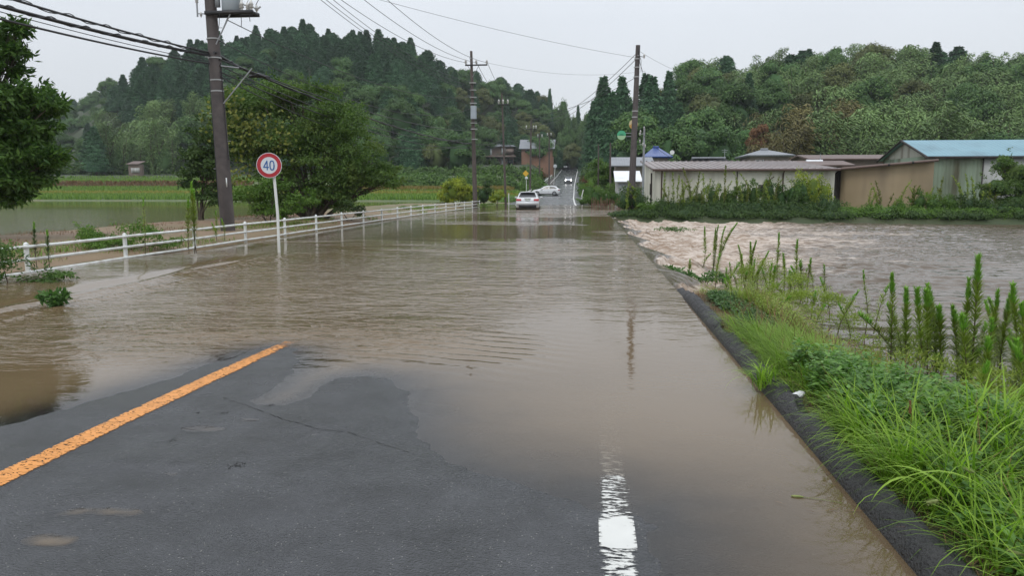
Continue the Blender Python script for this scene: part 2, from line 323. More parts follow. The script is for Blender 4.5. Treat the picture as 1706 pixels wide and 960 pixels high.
def asphalt():
    m, t, n, l = newmat('wet_asphalt')
    o = n('ShaderNodeOutputMaterial'); p = n('ShaderNodeBsdfPrincipled'); l(p.outputs[0], o.inputs[0])
    tcn = n('ShaderNodeTexCoord'); S = tcn.outputs['Object']
    v = n('ShaderNodeTexVoronoi'); v.inputs['Scale'].default_value = 95; l(S, v.inputs[0])
    n1 = n('ShaderNodeTexNoise'); n1.inputs['Scale'].default_value = 140; n1.inputs['Detail'].default_value = 4; l(S, n1.inputs[0])
    n2 = n('ShaderNodeTexNoise'); n2.inputs['Scale'].default_value = 1.1; n2.inputs['Detail'].default_value = 6; l(S, n2.inputs[0])
    base = n('ShaderNodeMix'); base.data_type = 'RGBA'; base.inputs[6].default_value = (.026, .027, .031, 1); base.inputs[7].default_value = (.072, .074, .080, 1); l(n1.outputs[0], base.inputs[0])
    # scattered pale stones: colour per cell, a few cells only
    sep = n('ShaderNodeSeparateColor'); l(v.outputs['Color'], sep.inputs[0]); gt = n('ShaderNodeMath'); gt.operation = 'GREATER_THAN'; gt.inputs[1].default_value = .965; l(sep.outputs[0], gt.inputs[0])
    lt = n('ShaderNodeMath'); lt.operation = 'LESS_THAN'; lt.inputs[1].default_value = .33; l(v.outputs['Distance'], lt.inputs[0]); mm = n('ShaderNodeMath'); mm.operation = 'MULTIPLY'; l(gt.outputs[0], mm.inputs[0]); l(lt.outputs[0], mm.inputs[1])
    b2 = n('ShaderNodeMix'); b2.data_type = 'RGBA'; b2.inputs[7].default_value = (.22, .215, .20, 1); l(mm.outputs[0], b2.inputs[0]); l(base.outputs[2], b2.inputs[6]); 
    big = n('ShaderNodeTexNoise'); big.inputs['Scale'].default_value = 2.3; big.inputs['Detail'].default_value = 9; big.inputs['Roughness'].default_value = .7; l(S, big.inputs[0])
    bmr = n('ShaderNodeMapRange'); bmr.inputs[1].default_value = .3; bmr.inputs[2].default_value = .7; bmr.inputs[3].default_value = .45; bmr.inputs[4].default_value = 1.12; l(big.outputs[0], bmr.inputs[0])
    vsc = n('ShaderNodeVectorMath'); vsc.operation = 'SCALE'; l(b2.outputs[2], vsc.inputs[0]); l(bmr.outputs[0], vsc.inputs['Scale']); l(vsc.outputs[0], p.inputs['Base Color'])
    rr = n('ShaderNodeMapRange'); rr.inputs[1].default_value = .35; rr.inputs[2].default_value = .68; rr.inputs[3].default_value = .13; rr.inputs[4].default_value = .34; l(n2.outputs[0], rr.inputs[0]); l(rr.outputs[0], p.inputs['Roughness'])
    p.inputs['Specular IOR Level'].default_value = .5
    mix = n('ShaderNodeMath'); mix.operation = 'ADD'; l(v.outputs['Distance'], mix.inputs[0]); l(n1.outputs[0], mix.inputs[1])
    bb = n('ShaderNodeBump'); bb.inputs['Strength'].default_value = .8; bb.inputs['Distance'].default_value = .005; l(mix.outputs[0], bb.inputs['Height']); l(bb.outputs[0], p.inputs['Normal'])
    return m
M['asphalt'] = asphalt()
b = MB(); b.grid(RX, RY, RZ); tag(b.build('road', M['asphalt'], smooth=True), kind='structure')
def strip(name, xc, wdt, y0, y1, material, dz=.004, ny=400, kind='structure', nx=7):
    yy = np.concatenate([np.linspace(y0, min(y1, 9), ny), np.linspace(9.2, y1, 80)]) if y1 > 9.2 else np.linspace(y0, y1, ny)
    X = np.stack([np.array([xc(y) for y in yy])+wdt*(k/(nx-1)-.5) for k in range(nx)]); Y = np.repeat(yy[None, :], nx, 0)
    b = MB(); b.grid(X, Y, road_h(X, Y)+dz); o = b.build(name, material, smooth=True); tag(o, kind=kind); return o
def paint(name, col, bare, amt, lo=.5, hi=.56, cracks=True):
    m, t, n, l = newmat(name)
    o = n('ShaderNodeOutputMaterial'); p = n('ShaderNodeBsdfPrincipled'); p.inputs['Roughness'].default_value = .42
    tcn = n('ShaderNodeTexCoord'); S = tcn.outputs['Object']
    n1 = n('ShaderNodeTexNoise'); n1.inputs['Scale'].default_value = 26; n1.inputs['Detail'].default_value = 8; n1.inputs['Roughness'].default_value = .7
    mp = n('ShaderNodeMapping'); mp.inputs['Scale'].default_value = (.55, 1.6, 1); l(S, mp.inputs[0]); l(mp.outputs[0], n1.inputs[0])
    at = n('ShaderNodeAttribute'); at.attribute_name = 'wear'
    s = n('ShaderNodeMath'); s.operation = 'ADD'; l(n1.outputs[0], s.inputs[0]); l(at.outputs['Fac'], s.inputs[1])
    r = n('ShaderNodeMapRange'); r.inputs[1].default_value = lo; r.inputs[2].default_value = hi; l(s.outputs[0], r.inputs[0])
    # cracks across the line
    vv = n('ShaderNodeTexNoise'); vv.inputs['Scale'].default_value = 1; vv.inputs['Detail'].default_value = 3
    mp2 = n('ShaderNodeMapping'); mp2.inputs['Scale'].default_value = (3.2, 9, 1); mp2.inputs['Rotation'].default_value = (0, 0, .25); l(S, mp2.inputs[0]); l(mp2.outputs[0], vv.inputs[0])
    cm = n('ShaderNodeMath'); cm.operation = 'MULTIPLY_ADD'; cm.inputs[1].default_value = 14; cm.inputs[2].default_value = 0; l(vv.outputs[0], cm.inputs[0])
    fr = n('ShaderNodeMath'); fr.operation = 'FRACT'; l(cm.outputs[0], fr.inputs[0]); lt = n('ShaderNodeMath'); lt.operation = 'LESS_THAN'; lt.inputs[1].default_value = .12 if cracks else -.1; l(fr.outputs[0], lt.inputs[0])
    mxx = n('ShaderNodeMath'); mxx.operation = 'MAXIMUM'; l(lt.outputs[0], mxx.inputs[0]); l(r.outputs[0], mxx.inputs[1])
    n3 = n('ShaderNodeTexNoise'); n3.inputs['Scale'].default_value = 5; n3.inputs['Detail'].default_value = 5; l(S, n3.inputs[0])
    cc = n('ShaderNodeMix'); cc.data_type = 'RGBA'; cc.inputs[6].default_value = c4(col); cc.inputs[7].default_value = c4([c*.72 for c in col]); l(n3.outputs[0], cc.inputs[0]); l(cc.outputs[2], p.inputs['Base Color'])
    bb = n('ShaderNodeBump'); bb.inputs['Strength'].default_value = .5; bb.inputs['Distance'].default_value = .004; bb.invert = True; l(mxx.outputs[0], bb.inputs['Height']); l(bb.outputs[0], p.inputs['Normal'])
    tr = n('ShaderNodeBsdfTransparent'); ms = n('ShaderNodeMixShader'); l(mxx.outputs[0], ms.inputs[0]); l(p.outputs[0], ms.inputs[1]); l(tr.outputs[0], ms.inputs[2]); l(ms.outputs[0], o.inputs[0])
    return m
M['orange'] = paint('orange_road_paint', (.78, .31, .055), None, 1, .66, .72)
M['white_line'] = paint('white_road_paint', (.72, .72, .68), None, 1, .62, .68, cracks=False)
def wear(o, f):
    me = o.data; co_ = np.zeros(len(me.vertices)*3); me.vertices.foreach_get('co', co_); co_ = co_.reshape(-1, 3)
    a = me.attributes.new('wear', 'FLOAT', 'POINT'); a.data.foreach_set('value', f(co_).astype(np.float32))
def o_x(y): return -3.11+.02*math.sin(y)+np.interp(y, [3, 6.6, 12], [0, .06, .07])
o = strip('centre_line', o_x, .17, -6, 60, M['orange'])
wear(o, lambda c: .035+.20*sm(.065, .09, np.abs(c[:, 0]-np.array([o_x(y) for y in c[:, 1]])))+.16*sm(5.6, 7.5, c[:, 1]))
o = strip('edge_line', lambda y: float(.14+(road_cx(y)+3.05)), .165, -6, 60, M['white_line'])
wear(o, lambda c: np.interp(c[:, 1], [0, 3.05, 3.10, 3.13, 3.38, 3.42, 3.8, 4.1, 6, 9], [.13, .145, .15, -.03, -.02, .14, .165, .18, .15, .20])+.14*sm(.048, .08, np.abs(c[:, 0]-.14)))
# far markings on the climbing road
for nm, off, wd_ in (('edge_line', 2.75, .15), ('edge_line', -2.9, .13)):
    o = strip(nm, lambda y: float(road_cx(y)+off), wd_, 84, 285, M['white_line'] if off else M['orange'], dz=.012); wear(o, lambda c: c[:, 1]*0-.05)
# asphalt crack / joint across the lane
pts = [gp(x, y) for x, y in [(372, 664), (410, 676), (470, 700), (530, 716), (580, 722), (626, 738), (672, 752), (690, 758)]]
b = MB()
for i in range(len(pts)-1):
    for k in range(6):
        a = pts[i]+(pts[i+1]-pts[i])*k/6; c = pts[i]+(pts[i+1]-pts[i])*(k+1)/6
        a = a+rng.normal(0, .004, 2) if k else a
        q = c-a; n_ = np.array([-q[1], q[0]])/np.linalg.norm(q)*rng.uniform(.0004, .0032)
        V = np.array([a-n_, c-n_, c+n_, a+n_]); Z = road_h(V[:, 0], V[:, 1])+.003; b.add(np.c_[V, Z], [[0, 1, 2, 3]])
for (cx_, cy_, rr, k) in ((397, 779, .035, 26), (450, 676, .03, 18), (285, 738, .03, 8), (372, 690, .03, 10), (330, 690, .02, 6)):   # potholes picked open
    c0 = gp(cx_, cy_)
    for j in range(k):
        c = c0+rng.normal(0, rr*.6, 2); a = rng.random(5)*6.28; a.sort(); r = rng.uniform(.003, .011, 5)
        V = np.c_[c[0]+r*np.cos(a), c[1]+r*np.sin(a)]; b.add(np.c_[V, road_h(V[:, 0], V[:, 1])+.003+rng.uniform(0, .0006)], [[0, 1, 2, 3, 4]])
M['crack'] = mat('crack_dark', (.006, .006, .006), .8)
tag(b.build('road_crack', M['crack']), kind='structure')

# asphalt kerb on the right
ky = np.linspace(1.2, 11.9, 1300); sec = np.array([(0, -.12), (.0, .012), (.012, .04), (.05, .075), (.10, .10), (.16, .112), (.20, .10), (.235, .075), (.26, .03), (.27, -.2)])
X = np.zeros((len(sec), len(ky))); Z = X.copy()
for i, (sx, sz) in enumerate(sec):
    nn = fbm(ky*1.0, ky*0+i*.35, 5, 4, 1); brk = fbm(ky, ky*0+3, 2.5, 4, 4)
    X[i] = 1.33+sx*.66*(1+.16*fbm(ky, ky*0, 1.4, 3, 2))+(.022*nn+.018*fbm(ky, ky*0+i*.9, 22, 3, 5))*(i > 2); Z[i] = sz+(.026*nn+.02*fbm(ky, ky*0+i*.7, 20, 3, 6)-.045*np.clip(brk-.08, 0, .4)*3*(i > 4))*(i > 1)*(sz > 0)
Z = Z-.10*sm(10.2, 11.8, ky)[None, :]
M['kerb'] = mat('kerb_asphalt', (.022, .022, .023), .55, col2=(.045, .044, .043), nscale=9, bump=1.6, bscale=60, rvar=.12)
b = MB(); b.grid(X, np.repeat(ky[None, :], len(sec), 0), Z); tag(b.build('kerb', M['kerb'], smooth=True), kind='structure')

# ================================================================ WATER
def water_mat(name, mud=(.150, .106, .060), murk=115, foam=False, bumpamt=1.0, foamcol=(.27, .19, .13), rough=.04):
    m, t, n, l = newmat(name)
    o = n('ShaderNodeOutputMaterial'); p = n('ShaderNodeBsdfPrincipled'); tcn = n('ShaderNodeTexCoord'); S = tcn.outputs['Object']
    p.inputs['IOR'].default_value = 1.333; p.inputs['Roughness'].default_value = rough
    nm = n('ShaderNodeTexNoise'); nm.inputs['Scale'].default_value = .35; nm.inputs['Detail'].default_value = 5; l(S, nm.inputs[0])
    mc = n('ShaderNodeMix'); mc.data_type = 'RGBA'; mc.inputs[6].default_value = c4([c*.8 for c in mud]); mc.inputs[7].default_value = c4([c*1.2 for c in mud]); l(nm.outputs[0], mc.inputs[0]); colr = mc.outputs[2]
    ch = n('ShaderNodeAttribute'); ch.attribute_name = 'chop'
    def wv(scale, st, det, rot=0):
        a = n('ShaderNodeTexNoise'); a.inputs['Scale'].default_value = scale; a.inputs['Detail'].default_value = det; a.inputs['Distortion'].default_value = .6
        mp = n('ShaderNodeMapping'); mp.inputs['Scale'].default_value = st; mp.inputs['Rotation'].default_value = (0, 0, rot); l(S, mp.inputs[0]); l(mp.outputs[0], a.inputs[0]); return a.outputs[0]
    w1 = wv(4.8, (.6, 1.25, 1), 3, .35); w2 = wv(16, (.7, 1.2, 1), 3, -.2); w3 = wv(1.1, (.6, 1.2, 1), 2, .1)
    a1 = n('ShaderNodeMath'); a1.operation = 'MULTIPLY_ADD'; a1.inputs[1].default_value = .22; l(w2, a1.inputs[0]); l(w1, a1.inputs[2])
    a2 = n('ShaderNodeMath'); a2.operation = 'MULTIPLY_ADD'; a2.inputs[1].default_value = 1.4; l(w3, a2.inputs[0]); l(a1.outputs[0], a2.inputs[2])
    a3 = n('ShaderNodeMath'); a3.operation = 'MULTIPLY'; l(a2.outputs[0], a3.inputs[0]); l(ch.outputs['Fac'], a3.inputs[1])
    bb = n('ShaderNodeBump'); bb.inputs['Strength'].default_value = 1; bb.inputs['Distance'].default_value = .056*bumpamt; l(a3.outputs[0], bb.inputs['Height'])
    l(bb.outputs[0], p.inputs['Normal'])
    last = p.outputs[0]
    if foam:
        fa = n('ShaderNodeAttribute'); fa.attribute_name = 'foam'
        fn = n('ShaderNodeTexNoise'); fn.inputs['Scale'].default_value = 2.4; fn.inputs['Detail'].default_value = 9; fn.inputs['Roughness'].default_value = .72; fn.inputs['Distortion'].default_value = 1.2
        mp = n('ShaderNodeMapping'); mp.inputs['Scale'].default_value = (.34, 1.5, 1); mp.inputs['Rotation'].default_value = (0, 0, .35); l(S, mp.inputs[0]); l(mp.outputs[0], fn.inputs[0])
        s = n('ShaderNodeMath'); s.operation = 'ADD'; l(fn.outputs[0], s.inputs[0]); l(fa.outputs['Fac'], s.inputs[1])
        r = n('ShaderNodeMapRange'); r.inputs[1].default_value = 1.0; r.inputs[2].default_value = 1.30; l(s.outputs[0], r.inputs[0])
        d = n('ShaderNodeBsdfPrincipled'); d.inputs['Roughness'].default_value = .55; l(bb.outputs[0], d.inputs['Normal'])
        fc = n('ShaderNodeMix'); fc.data_type = 'RGBA'; fc.inputs[6].default_value = c4(foamcol); fc.inputs[7].default_value = (.56, .48, .41, 1)
        fr = n('ShaderNodeMapRange'); fr.inputs[1].default_value = .42; fr.inputs[2].default_value = .60; l(fn.outputs[0], fr.inputs[0]); l(fr.outputs[0], fc.inputs[0]); l(fc.outputs[2], d.inputs['Base Color'])
        ms = n('ShaderNodeMixShader'); l(r.outputs[0], ms.inputs[0]); l(last, ms.inputs[1]); l(d.outputs[0], ms.inputs[2]); last = ms.outputs[0]
    l(colr, p.inputs['Base Color'])
    if murk:
        de = n('ShaderNodeAttribute'); de.attribute_name = 'depth'
        x0_ = n('ShaderNodeMath'); x0_.operation = 'MULTIPLY'; x0_.inputs[1].default_value = murk; l(de.outputs['Fac'], x0_.inputs[0]); x1_ = n('ShaderNodeMath'); x1_.operation = 'POWER'; x1_.inputs[1].default_value = 1.6; l(x0_.outputs[0], x1_.inputs[0])
        ex = n('ShaderNodeMath'); ex.operation = 'MULTIPLY'; ex.inputs[1].default_value = -1; l(x1_.outputs[0], ex.inputs[0])
        e2 = n('ShaderNodeMath'); e2.operation = 'EXPONENT'; l(ex.outputs[0], e2.inputs[0])
        fz = n('ShaderNodeFresnel'); fz.inputs[0].default_value = 1.333; l(bb.outputs[0], fz.inputs['Normal'])
        gl = n('ShaderNodeBsdfGlossy'); gl.inputs['Roughness'].default_value = rough; l(bb.outputs[0], gl.inputs['Normal']); tr = n('ShaderNodeBsdfTransparent'); tr.inputs[0].default_value = (.93, .90, .85, 1)
        clr = n('ShaderNodeMixShader'); l(fz.outputs[0], clr.inputs[0]); l(tr.outputs[0], clr.inputs[1]); l(gl.outputs[0], clr.inputs[2])
        ms = n('ShaderNodeMixShader'); l(e2.outputs[0], ms.inputs[0]); l(last, ms.inputs[1]); l(clr.outputs[0], ms.inputs[2]); last = ms.outputs[0]
    l(last, o.inputs[0]); return m
M['flood'] = water_mat('muddy_flood_water')
M['river'] = water_mat('muddy_river_water', murk=0, foam=True, mud=(.095, .068, .043))
M['paddy'] = water_mat('paddy_water', murk=0, mud=(.095, .065, .034), rough=.05)
wys = np.unique(np.r_[np.linspace(1.0, 2.6, 12), np.linspace(2.6, 14, 520), np.linspace(14, 26, 240), np.linspace(26, 47, 180), np.linspace(47, 78, 90)])
wu = np.linspace(0, 1, 330)
wl = np.interp(wys, [0, 46, 50, 78], [-11.2, -11.2, -13, -14]); wr = np.interp(wys, [0, 10.9, 12, 20, 40, 47, 52, 78], [1.345, 1.345, 1.33, 1.30, 1.15, 1.0, 2.4, 3.0])
WX = wl[None]+(wr-wl)[None]*wu[:, None]; WY = np.repeat(wys[None], len(wu), 0)
RH = road_h(WX, WY); on = (WX > -7.2)
depth = np.where(on, -RH, .2); depth = np.where(WY > 14, np.maximum(depth, .03*(WY < 60)), depth); depth = np.clip(depth, 0, 1)
chop = sm(5.8, 9.5, WY+.35*(-WX)*(WX < 0)+.8*fbm(WX, WY, .4))*1.0
calmr = 1-sm(9, 15, WY); chop = chop*(1-.93*calmr*sm(-2.2, -.2, WX)*(1-sm(7.5, 14, WY)))
chop = chop*(1-.6*sm(-3.2, -4.2, WX)*(1-sm(5.6, 6.8, WY)))
chop = np.maximum(chop, .75*sm(6.2, 7.4, WY+.5*fbm(WX, WY, .8))*(1-sm(10, 13, WY))*sm(-3.6, -4.4, WX)*(.6+.8*fbm(WX, WY, .9, 3, 2)))
chop = np.where(WX < -7.4, chop*(.25+.5*sm(14, 20, WY)), chop)
chop = chop*(.07+.55*(1-sm(13, 20, WY))+1.5*sm(-.05, .42, fbm(WX*.7, WY*1.0, .22, 4, 5)+.10*sm(14, 9, WY)*0))*(1-.55*sm(15, 22, WY)*(1-sm(34, 46, WY))*sm(2, -2, WX))
chop = np.maximum(chop, .05); chop = chop*(1-.8*np.exp(-depth*60))
near_edge = np.exp(-((-3.0-WX)/1.6)**2) if False else 0
ridge = np.zeros_like(WX)
for (xo, amp, wd_) in ((-7.38, .075, .08), (-7.10, -.04, .08), (-6.88, .040, .06), (-6.66, -.02, .06)):
    xr = xo+.06*np.sin(WY*1.3+xo)+.10*fbm(WY, WY*0, .5, 3, 2)+(WY-10)*-.02
    ridge += amp*np.exp(-((WX-xr)/wd_)**2)*sm(5.5, 7.5, WY)*(1-sm(14.5, 18, WY))
geo = (.012*fbm(WX*.8+WY*.25, WY*1.2-WX*.2, 2.0, 4, 1)+.006*fbm(WX, WY*1.5, 6, 3, 3))*np.minimum(chop, 1)
# standing ripples curving round the dry hump
rip = .0055*np.sin((WY*1.0+WX*.33)*26+3*fbm(WX, WY, 1.2))*np.exp(-((WY-7.1)/.9)**2)*sm(-4.2, -2.8, WX)*(1-sm(-1.4, .2, WX))*np.clip(depth*90, 0, 1)
stepx = WX+.05*np.sin(WY*1.3)-.15*fbm(WY, WY*0, .5, 3, 2)+(WY-10)*.02; step = .060*(1-sm(-7.85, -7.25, stepx))*sm(4, 6.5, WY)*(1-sm(14, 19, WY))
onstep = np.exp(-((stepx+7.55)/.35)**2)*sm(5, 7, WY)*(1-sm(14, 18, WY)); chop = chop*(1-.85*onstep)
WZ = geo*(1-.8*onstep)+ridge*.5+rip+step
WZ = WZ*(1-sm(1.2, 1.335, WX))
b = MB(); b.grid(WX, WY, WZ)
tag(b.build('flood_water', M['flood'], smooth=True, attrs=dict(depth=depth, chop=chop)), kind='structure')
# the river the flood pours into, on the right: drops off the road edge
ry_ = np.unique(np.r_[np.linspace(-4, 6, 40), np.linspace(6, 14, 160), np.linspace(14, 30, 330), np.linspace(30, 48, 200)])
sr = np.unique(np.r_[np.linspace(0, 3, 130), np.linspace(3, 12, 180), np.linspace(12, 34, 160)])
edge = np.interp(ry_, [-4, 10.9, 12, 20, 40, 47, 50], [1.5, 1.5, 1.32, 1.29, 1.14, .99, 1.2])
SX = np.repeat(sr[:, None], len(ry_), 1); SYy = np.repeat(ry_[None], len(sr), 0); EX = edge[None]+SX
tong = .22+.75*(np.abs(np.mod(SYy/5.3+.15, 1)-.5)*2)**2*1.6+.2*fbm(SYy, SYy*0, .7)       # how far each smooth tongue reaches before it breaks
tong = np.maximum(tong, .1)*sm(11, 16, SYy)+.16
fall = sm(0, 1, SX/(tong+.25)); lvl = -.03-.47*fall; lvl = np.where(SYy < 11, -.5, lvl); k = sm(10.6, 12.2, SYy); lvl = -.5*(1-k)+lvl*k
brk = sm(.35, .85, SX/tong)*sm(11.3, 13, SYy); reach = np.interp(SYy, [11, 16, 24, 34, 46], [1.2, 2.8, 6, 10, 13])
rough_ = brk*np.exp(-np.maximum(SX-1, 0)/reach)
foam = .95*rough_*(.75+.7*np.clip(fbm(EX*.5+SYy*.2, SYy*.9, .5, 3, 2)+.4, 0, 1))+.18*brk*sm(17, 26, SYy)*(1-sm(18, 30, SX))
foam = foam-.5*(1-sm(10.5, 12, SYy))
hgt = lvl+rough_*(.30*fbm(EX, SYy*1.3, 1.0, 5, 2)+.16*np.abs(fbm(EX*.7, SYy*1.2, 2.6, 4, 3))*1.5)+.02*fbm(EX, SYy, 1.2, 3, 1)+.035*sm(26, 40, SYy)*fbm(EX, SYy, .9, 4, 6)
rp = .044*np.sin(SYy*9.5-EX*1.0+3.5*fbm(EX, SYy, .35, 3))*(.6+.8*fbm(EX, SYy, .5, 3, 5))*np.exp(-((SYy-14)/8)**2)*sm(3.5, 7, EX)   # long ripples in the calm part
hgt = hgt+rp
ch = .05+.8*rough_+1.0*sm(20, 27, SYy+.08*EX)
ch = np.where(SX < tong*.8, .35, ch)
b = MB(); b.grid(EX, SYy, hgt)
tag(b.build('river_water', M['river'], smooth=True, attrs=dict(foam=foam, chop=ch)), kind='structure')
# flooded paddy field beyond the verge on the left
px_ = np.linspace(-190, -16.5, 120); py_ = np.linspace(2, 92, 160); PX, PY = np.meshgrid(px_, py_, indexing='ij')
b = MB(); b.grid(PX, PY, .015+.0*PX); tag(b.build('paddy_water', M['paddy'], smooth=True, attrs=dict(chop=.02+.22*(1-sm(48, 62, PY+3*fbm(PX, PY, .1))))), kind='structure')

# ================================================================ VEGETATION: materials
M['bark'] = mat('bark', (.06, .045, .032), .85, col2=(.10, .08, .06), nscale=8, bump=.8, bscale=20)
M['cedar'] = leafmat('cedar_needles', (.030, .078, .040), (.082, .165, .074), 0, .7)
M['broad'] = leafmat('dark_broadleaf', (.032, .080, .028), (.112, .195, .058), 0, .65)
M['broad_yellow'] = leafmat('olive_broadleaf', (.055, .080, .026), (.15, .17, .06), 0, .65)
M['bamboo'] = leafmat('bamboo_leaves', (.050, .105, .036), (.19, .28, .095), 0, .65)
M['bamboo_yellow'] = leafmat('yellowed_bamboo_leaves', (.085, .085, .03), (.20, .175, .065), 0, .65)
M['rust'] = leafmat('rust_brown_leaves', (.10, .05, .022), (.20, .105, .05), 0, .7)
M['tree_leaf'] = leafmat('green_leaves', (.035, .075, .022), (.125, .20, .048), .28, .45, 0, patch=(.12, .165, .04), pscale=.8)
M['tree_dark'] = leafmat('glossy_dark_leaves', (.024, .062, .016), (.10, .18, .040), .22, .38, 0)
M['shrub'] = leafmat('shrub_leaves', (.045, .10, .02), (.15, .25, .05), .3, .45, .15)
M['shrub_dark'] = leafmat('dark_shrub_leaves', (.024, .055, .020), (.085, .135, .04), .25, .5, .15)
M['kudzu'] = leafmat('kudzu_leaves', (.035, .085, .022), (.13, .215, .055), .2, .5, .15)
M['yellowgreen'] = leafmat('yellow_green_leaves', (.10, .16, .022), (.40, .44, .05), .25, .45, .1, patch=(.07, .12, .025), pscale=1.2)
M['vine'] = leafmat('vine_leaves', (.06, .10, .02), (.20, .21, .045), .25, .45, .1)
M['grass'] = leafmat('grass_blades', (.10, .19, .022), (.30, .46, .06), .35, .42, 0)
M['grass_fine'] = leafmat('fine_grass', (.11, .19, .025), (.28, .40, .08), .3, .5, 0)
M['herb'] = leafmat('herb_leaves', (.055, .13, .028), (.17, .30, .075), .3, .4, .1)
M['herb_dark'] = leafmat('creeping_leaves', (.035, .085, .025), (.11, .20, .06), .3, .45, .1)
M['weed'] = leafmat('tall_weed_leaves', (.12, .165, .03), (.29, .36, .07), .3, .45, .12)
M['weed_top'] = leafmat('tall_weed_tip_leaves', (.12, .25, .035), (.26, .44, .08), .35, .45, .12)
M['stem'] = mat('weed_stem', (.10, .085, .04), .6, col2=(.07, .04, .03), nscale=9)
M['straw'] = leafmat('dead_straw', (.10, .055, .028), (.26, .15, .085), .1, .7, 0)
M['rice'] = leafmat('rice_leaves', (.085, .17, .035), (.20, .30, .06), .2, .5, 0)
M['seed'] = mat('foxtail_seed_head', (.25, .27, .10), .8, col2=(.15, .2, .05), nscale=40)

def unit(v): return v/(np.linalg.norm(v, axis=-1)[..., None]+1e-9)
def rdir(k): return unit(rng.normal(size=(k, 3)))
def shell(b, c, r, k, ln, wd, m, jit=.6, droop=.3, depth=.35, top=.15, tone=None, tb=(0, 1)):
    """leaves through the outer part of an ellipsoid lobe, most of them facing outward"""
    c = np.array(c); r = np.array(r, float)*np.ones(3); d = rdir(k); d[:, 2] = np.where(d[:, 2] < -.35, -d[:, 2]*rng.random(k), d[:, 2])
    rad = 1-depth*rng.random(k)**1.5; rad *= 1+.16*np.sin(d[:, 0]*7+c[0])*np.sin(d[:, 1]*6+c[1]+d[:, 2]*5)
    Pt = c+d*r*rad[:, None]; Nn = unit(d/r*r.mean()+jit*rng.normal(size=(k, 3))+[0, 0, top])
    D = np.cross(Nn, rdir(k)); D[:, 2] -= droop; D = D-Nn*(D*Nn).sum(1)[:, None]*.7
    t = np.clip(tb[0]+(tb[1]-tb[0])*(.25+.35*rng.random()+.4*rng.random(k)), 0, 1) if tone is None else tone
    b.cards(Pt, D, Nn, ln*rng.uniform(.6, 1.25, k), wd*rng.uniform(.7, 1.2, k), m, t)
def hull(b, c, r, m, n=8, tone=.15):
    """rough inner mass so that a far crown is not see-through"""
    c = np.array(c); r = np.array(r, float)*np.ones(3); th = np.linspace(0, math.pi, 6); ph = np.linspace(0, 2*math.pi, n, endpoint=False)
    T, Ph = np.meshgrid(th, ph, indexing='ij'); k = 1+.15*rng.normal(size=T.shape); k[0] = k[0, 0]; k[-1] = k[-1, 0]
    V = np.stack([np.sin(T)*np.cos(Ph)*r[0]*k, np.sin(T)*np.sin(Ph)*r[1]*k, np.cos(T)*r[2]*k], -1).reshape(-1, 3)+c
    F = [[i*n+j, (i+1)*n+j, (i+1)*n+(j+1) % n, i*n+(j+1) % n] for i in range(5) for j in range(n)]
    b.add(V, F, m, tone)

# ---- far tree prototypes (one mesh each: trunk and crown are a pixel or two)
def proto_cedar(h, r, round_=.9):
    b = MB(); b.tube([(0, 0, -2.5), (0, 0, h*.5)], [.28, .18], 6, 1)
    k = 3600; u = rng.random(k)**.9; zz = h*(.12+.88*u); lay = .86+.14*np.sin(zz*5.2+rng.random(k))
    ph = rng.random(k)*6.283; prof = r*(1-u)**round_*(.55+.45*np.minimum(1, (1-u)*9))*1.05+.12
    lob = 1+.14*np.sin(ph*3+zz*.8)+.1*np.sin(ph*5-zz*1.3)
    rad = prof*lay*lob*(1-.25*rng.random(k)**2); d = np.stack([np.cos(ph), np.sin(ph), 0*ph], 1)
    Pt = d*rad[:, None]; Pt[:, 2] = zz; Nn = unit(d+[0, 0, .55]+.45*rng.normal(size=(k, 3))); D = d*.8+[0, 0, -.35]+.5*rng.normal(size=(k, 3))
    b.cards(Pt, D, Nn, rng.uniform(.35, .75, k), rng.uniform(.18, .36, k), 0, np.clip(.2+.5*rng.random(k)+.25*lob-.2, 0, 1))
    a = np.linspace(0, 6.283, 9)[:-1]; zz = np.linspace(.1, .97, 7)*h; V = np.array([[math.cos(q)*r*.8*(1-z/h)**round_, math.sin(q)*r*.8*(1-z/h)**round_, z] for z in zz for q in a])
    b.add(V, [[i*8+j, i*8+(j+1) % 8, (i+1)*8+(j+1) % 8, (i+1)*8+j] for i in range(6) for j in range(8)], 0, .1)
    return b
def proto_broad(h, r, nl=19):
    b = MB(); b.tube([(0, 0, -2.5), (0, 0, h*.45)], [.3, .2], 6, 1)
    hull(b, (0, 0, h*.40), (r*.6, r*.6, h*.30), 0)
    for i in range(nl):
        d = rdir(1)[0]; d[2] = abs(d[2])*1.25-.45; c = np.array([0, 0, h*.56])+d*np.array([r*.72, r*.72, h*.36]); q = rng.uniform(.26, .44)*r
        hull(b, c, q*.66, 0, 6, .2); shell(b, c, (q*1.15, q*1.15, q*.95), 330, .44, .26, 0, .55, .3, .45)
    return b
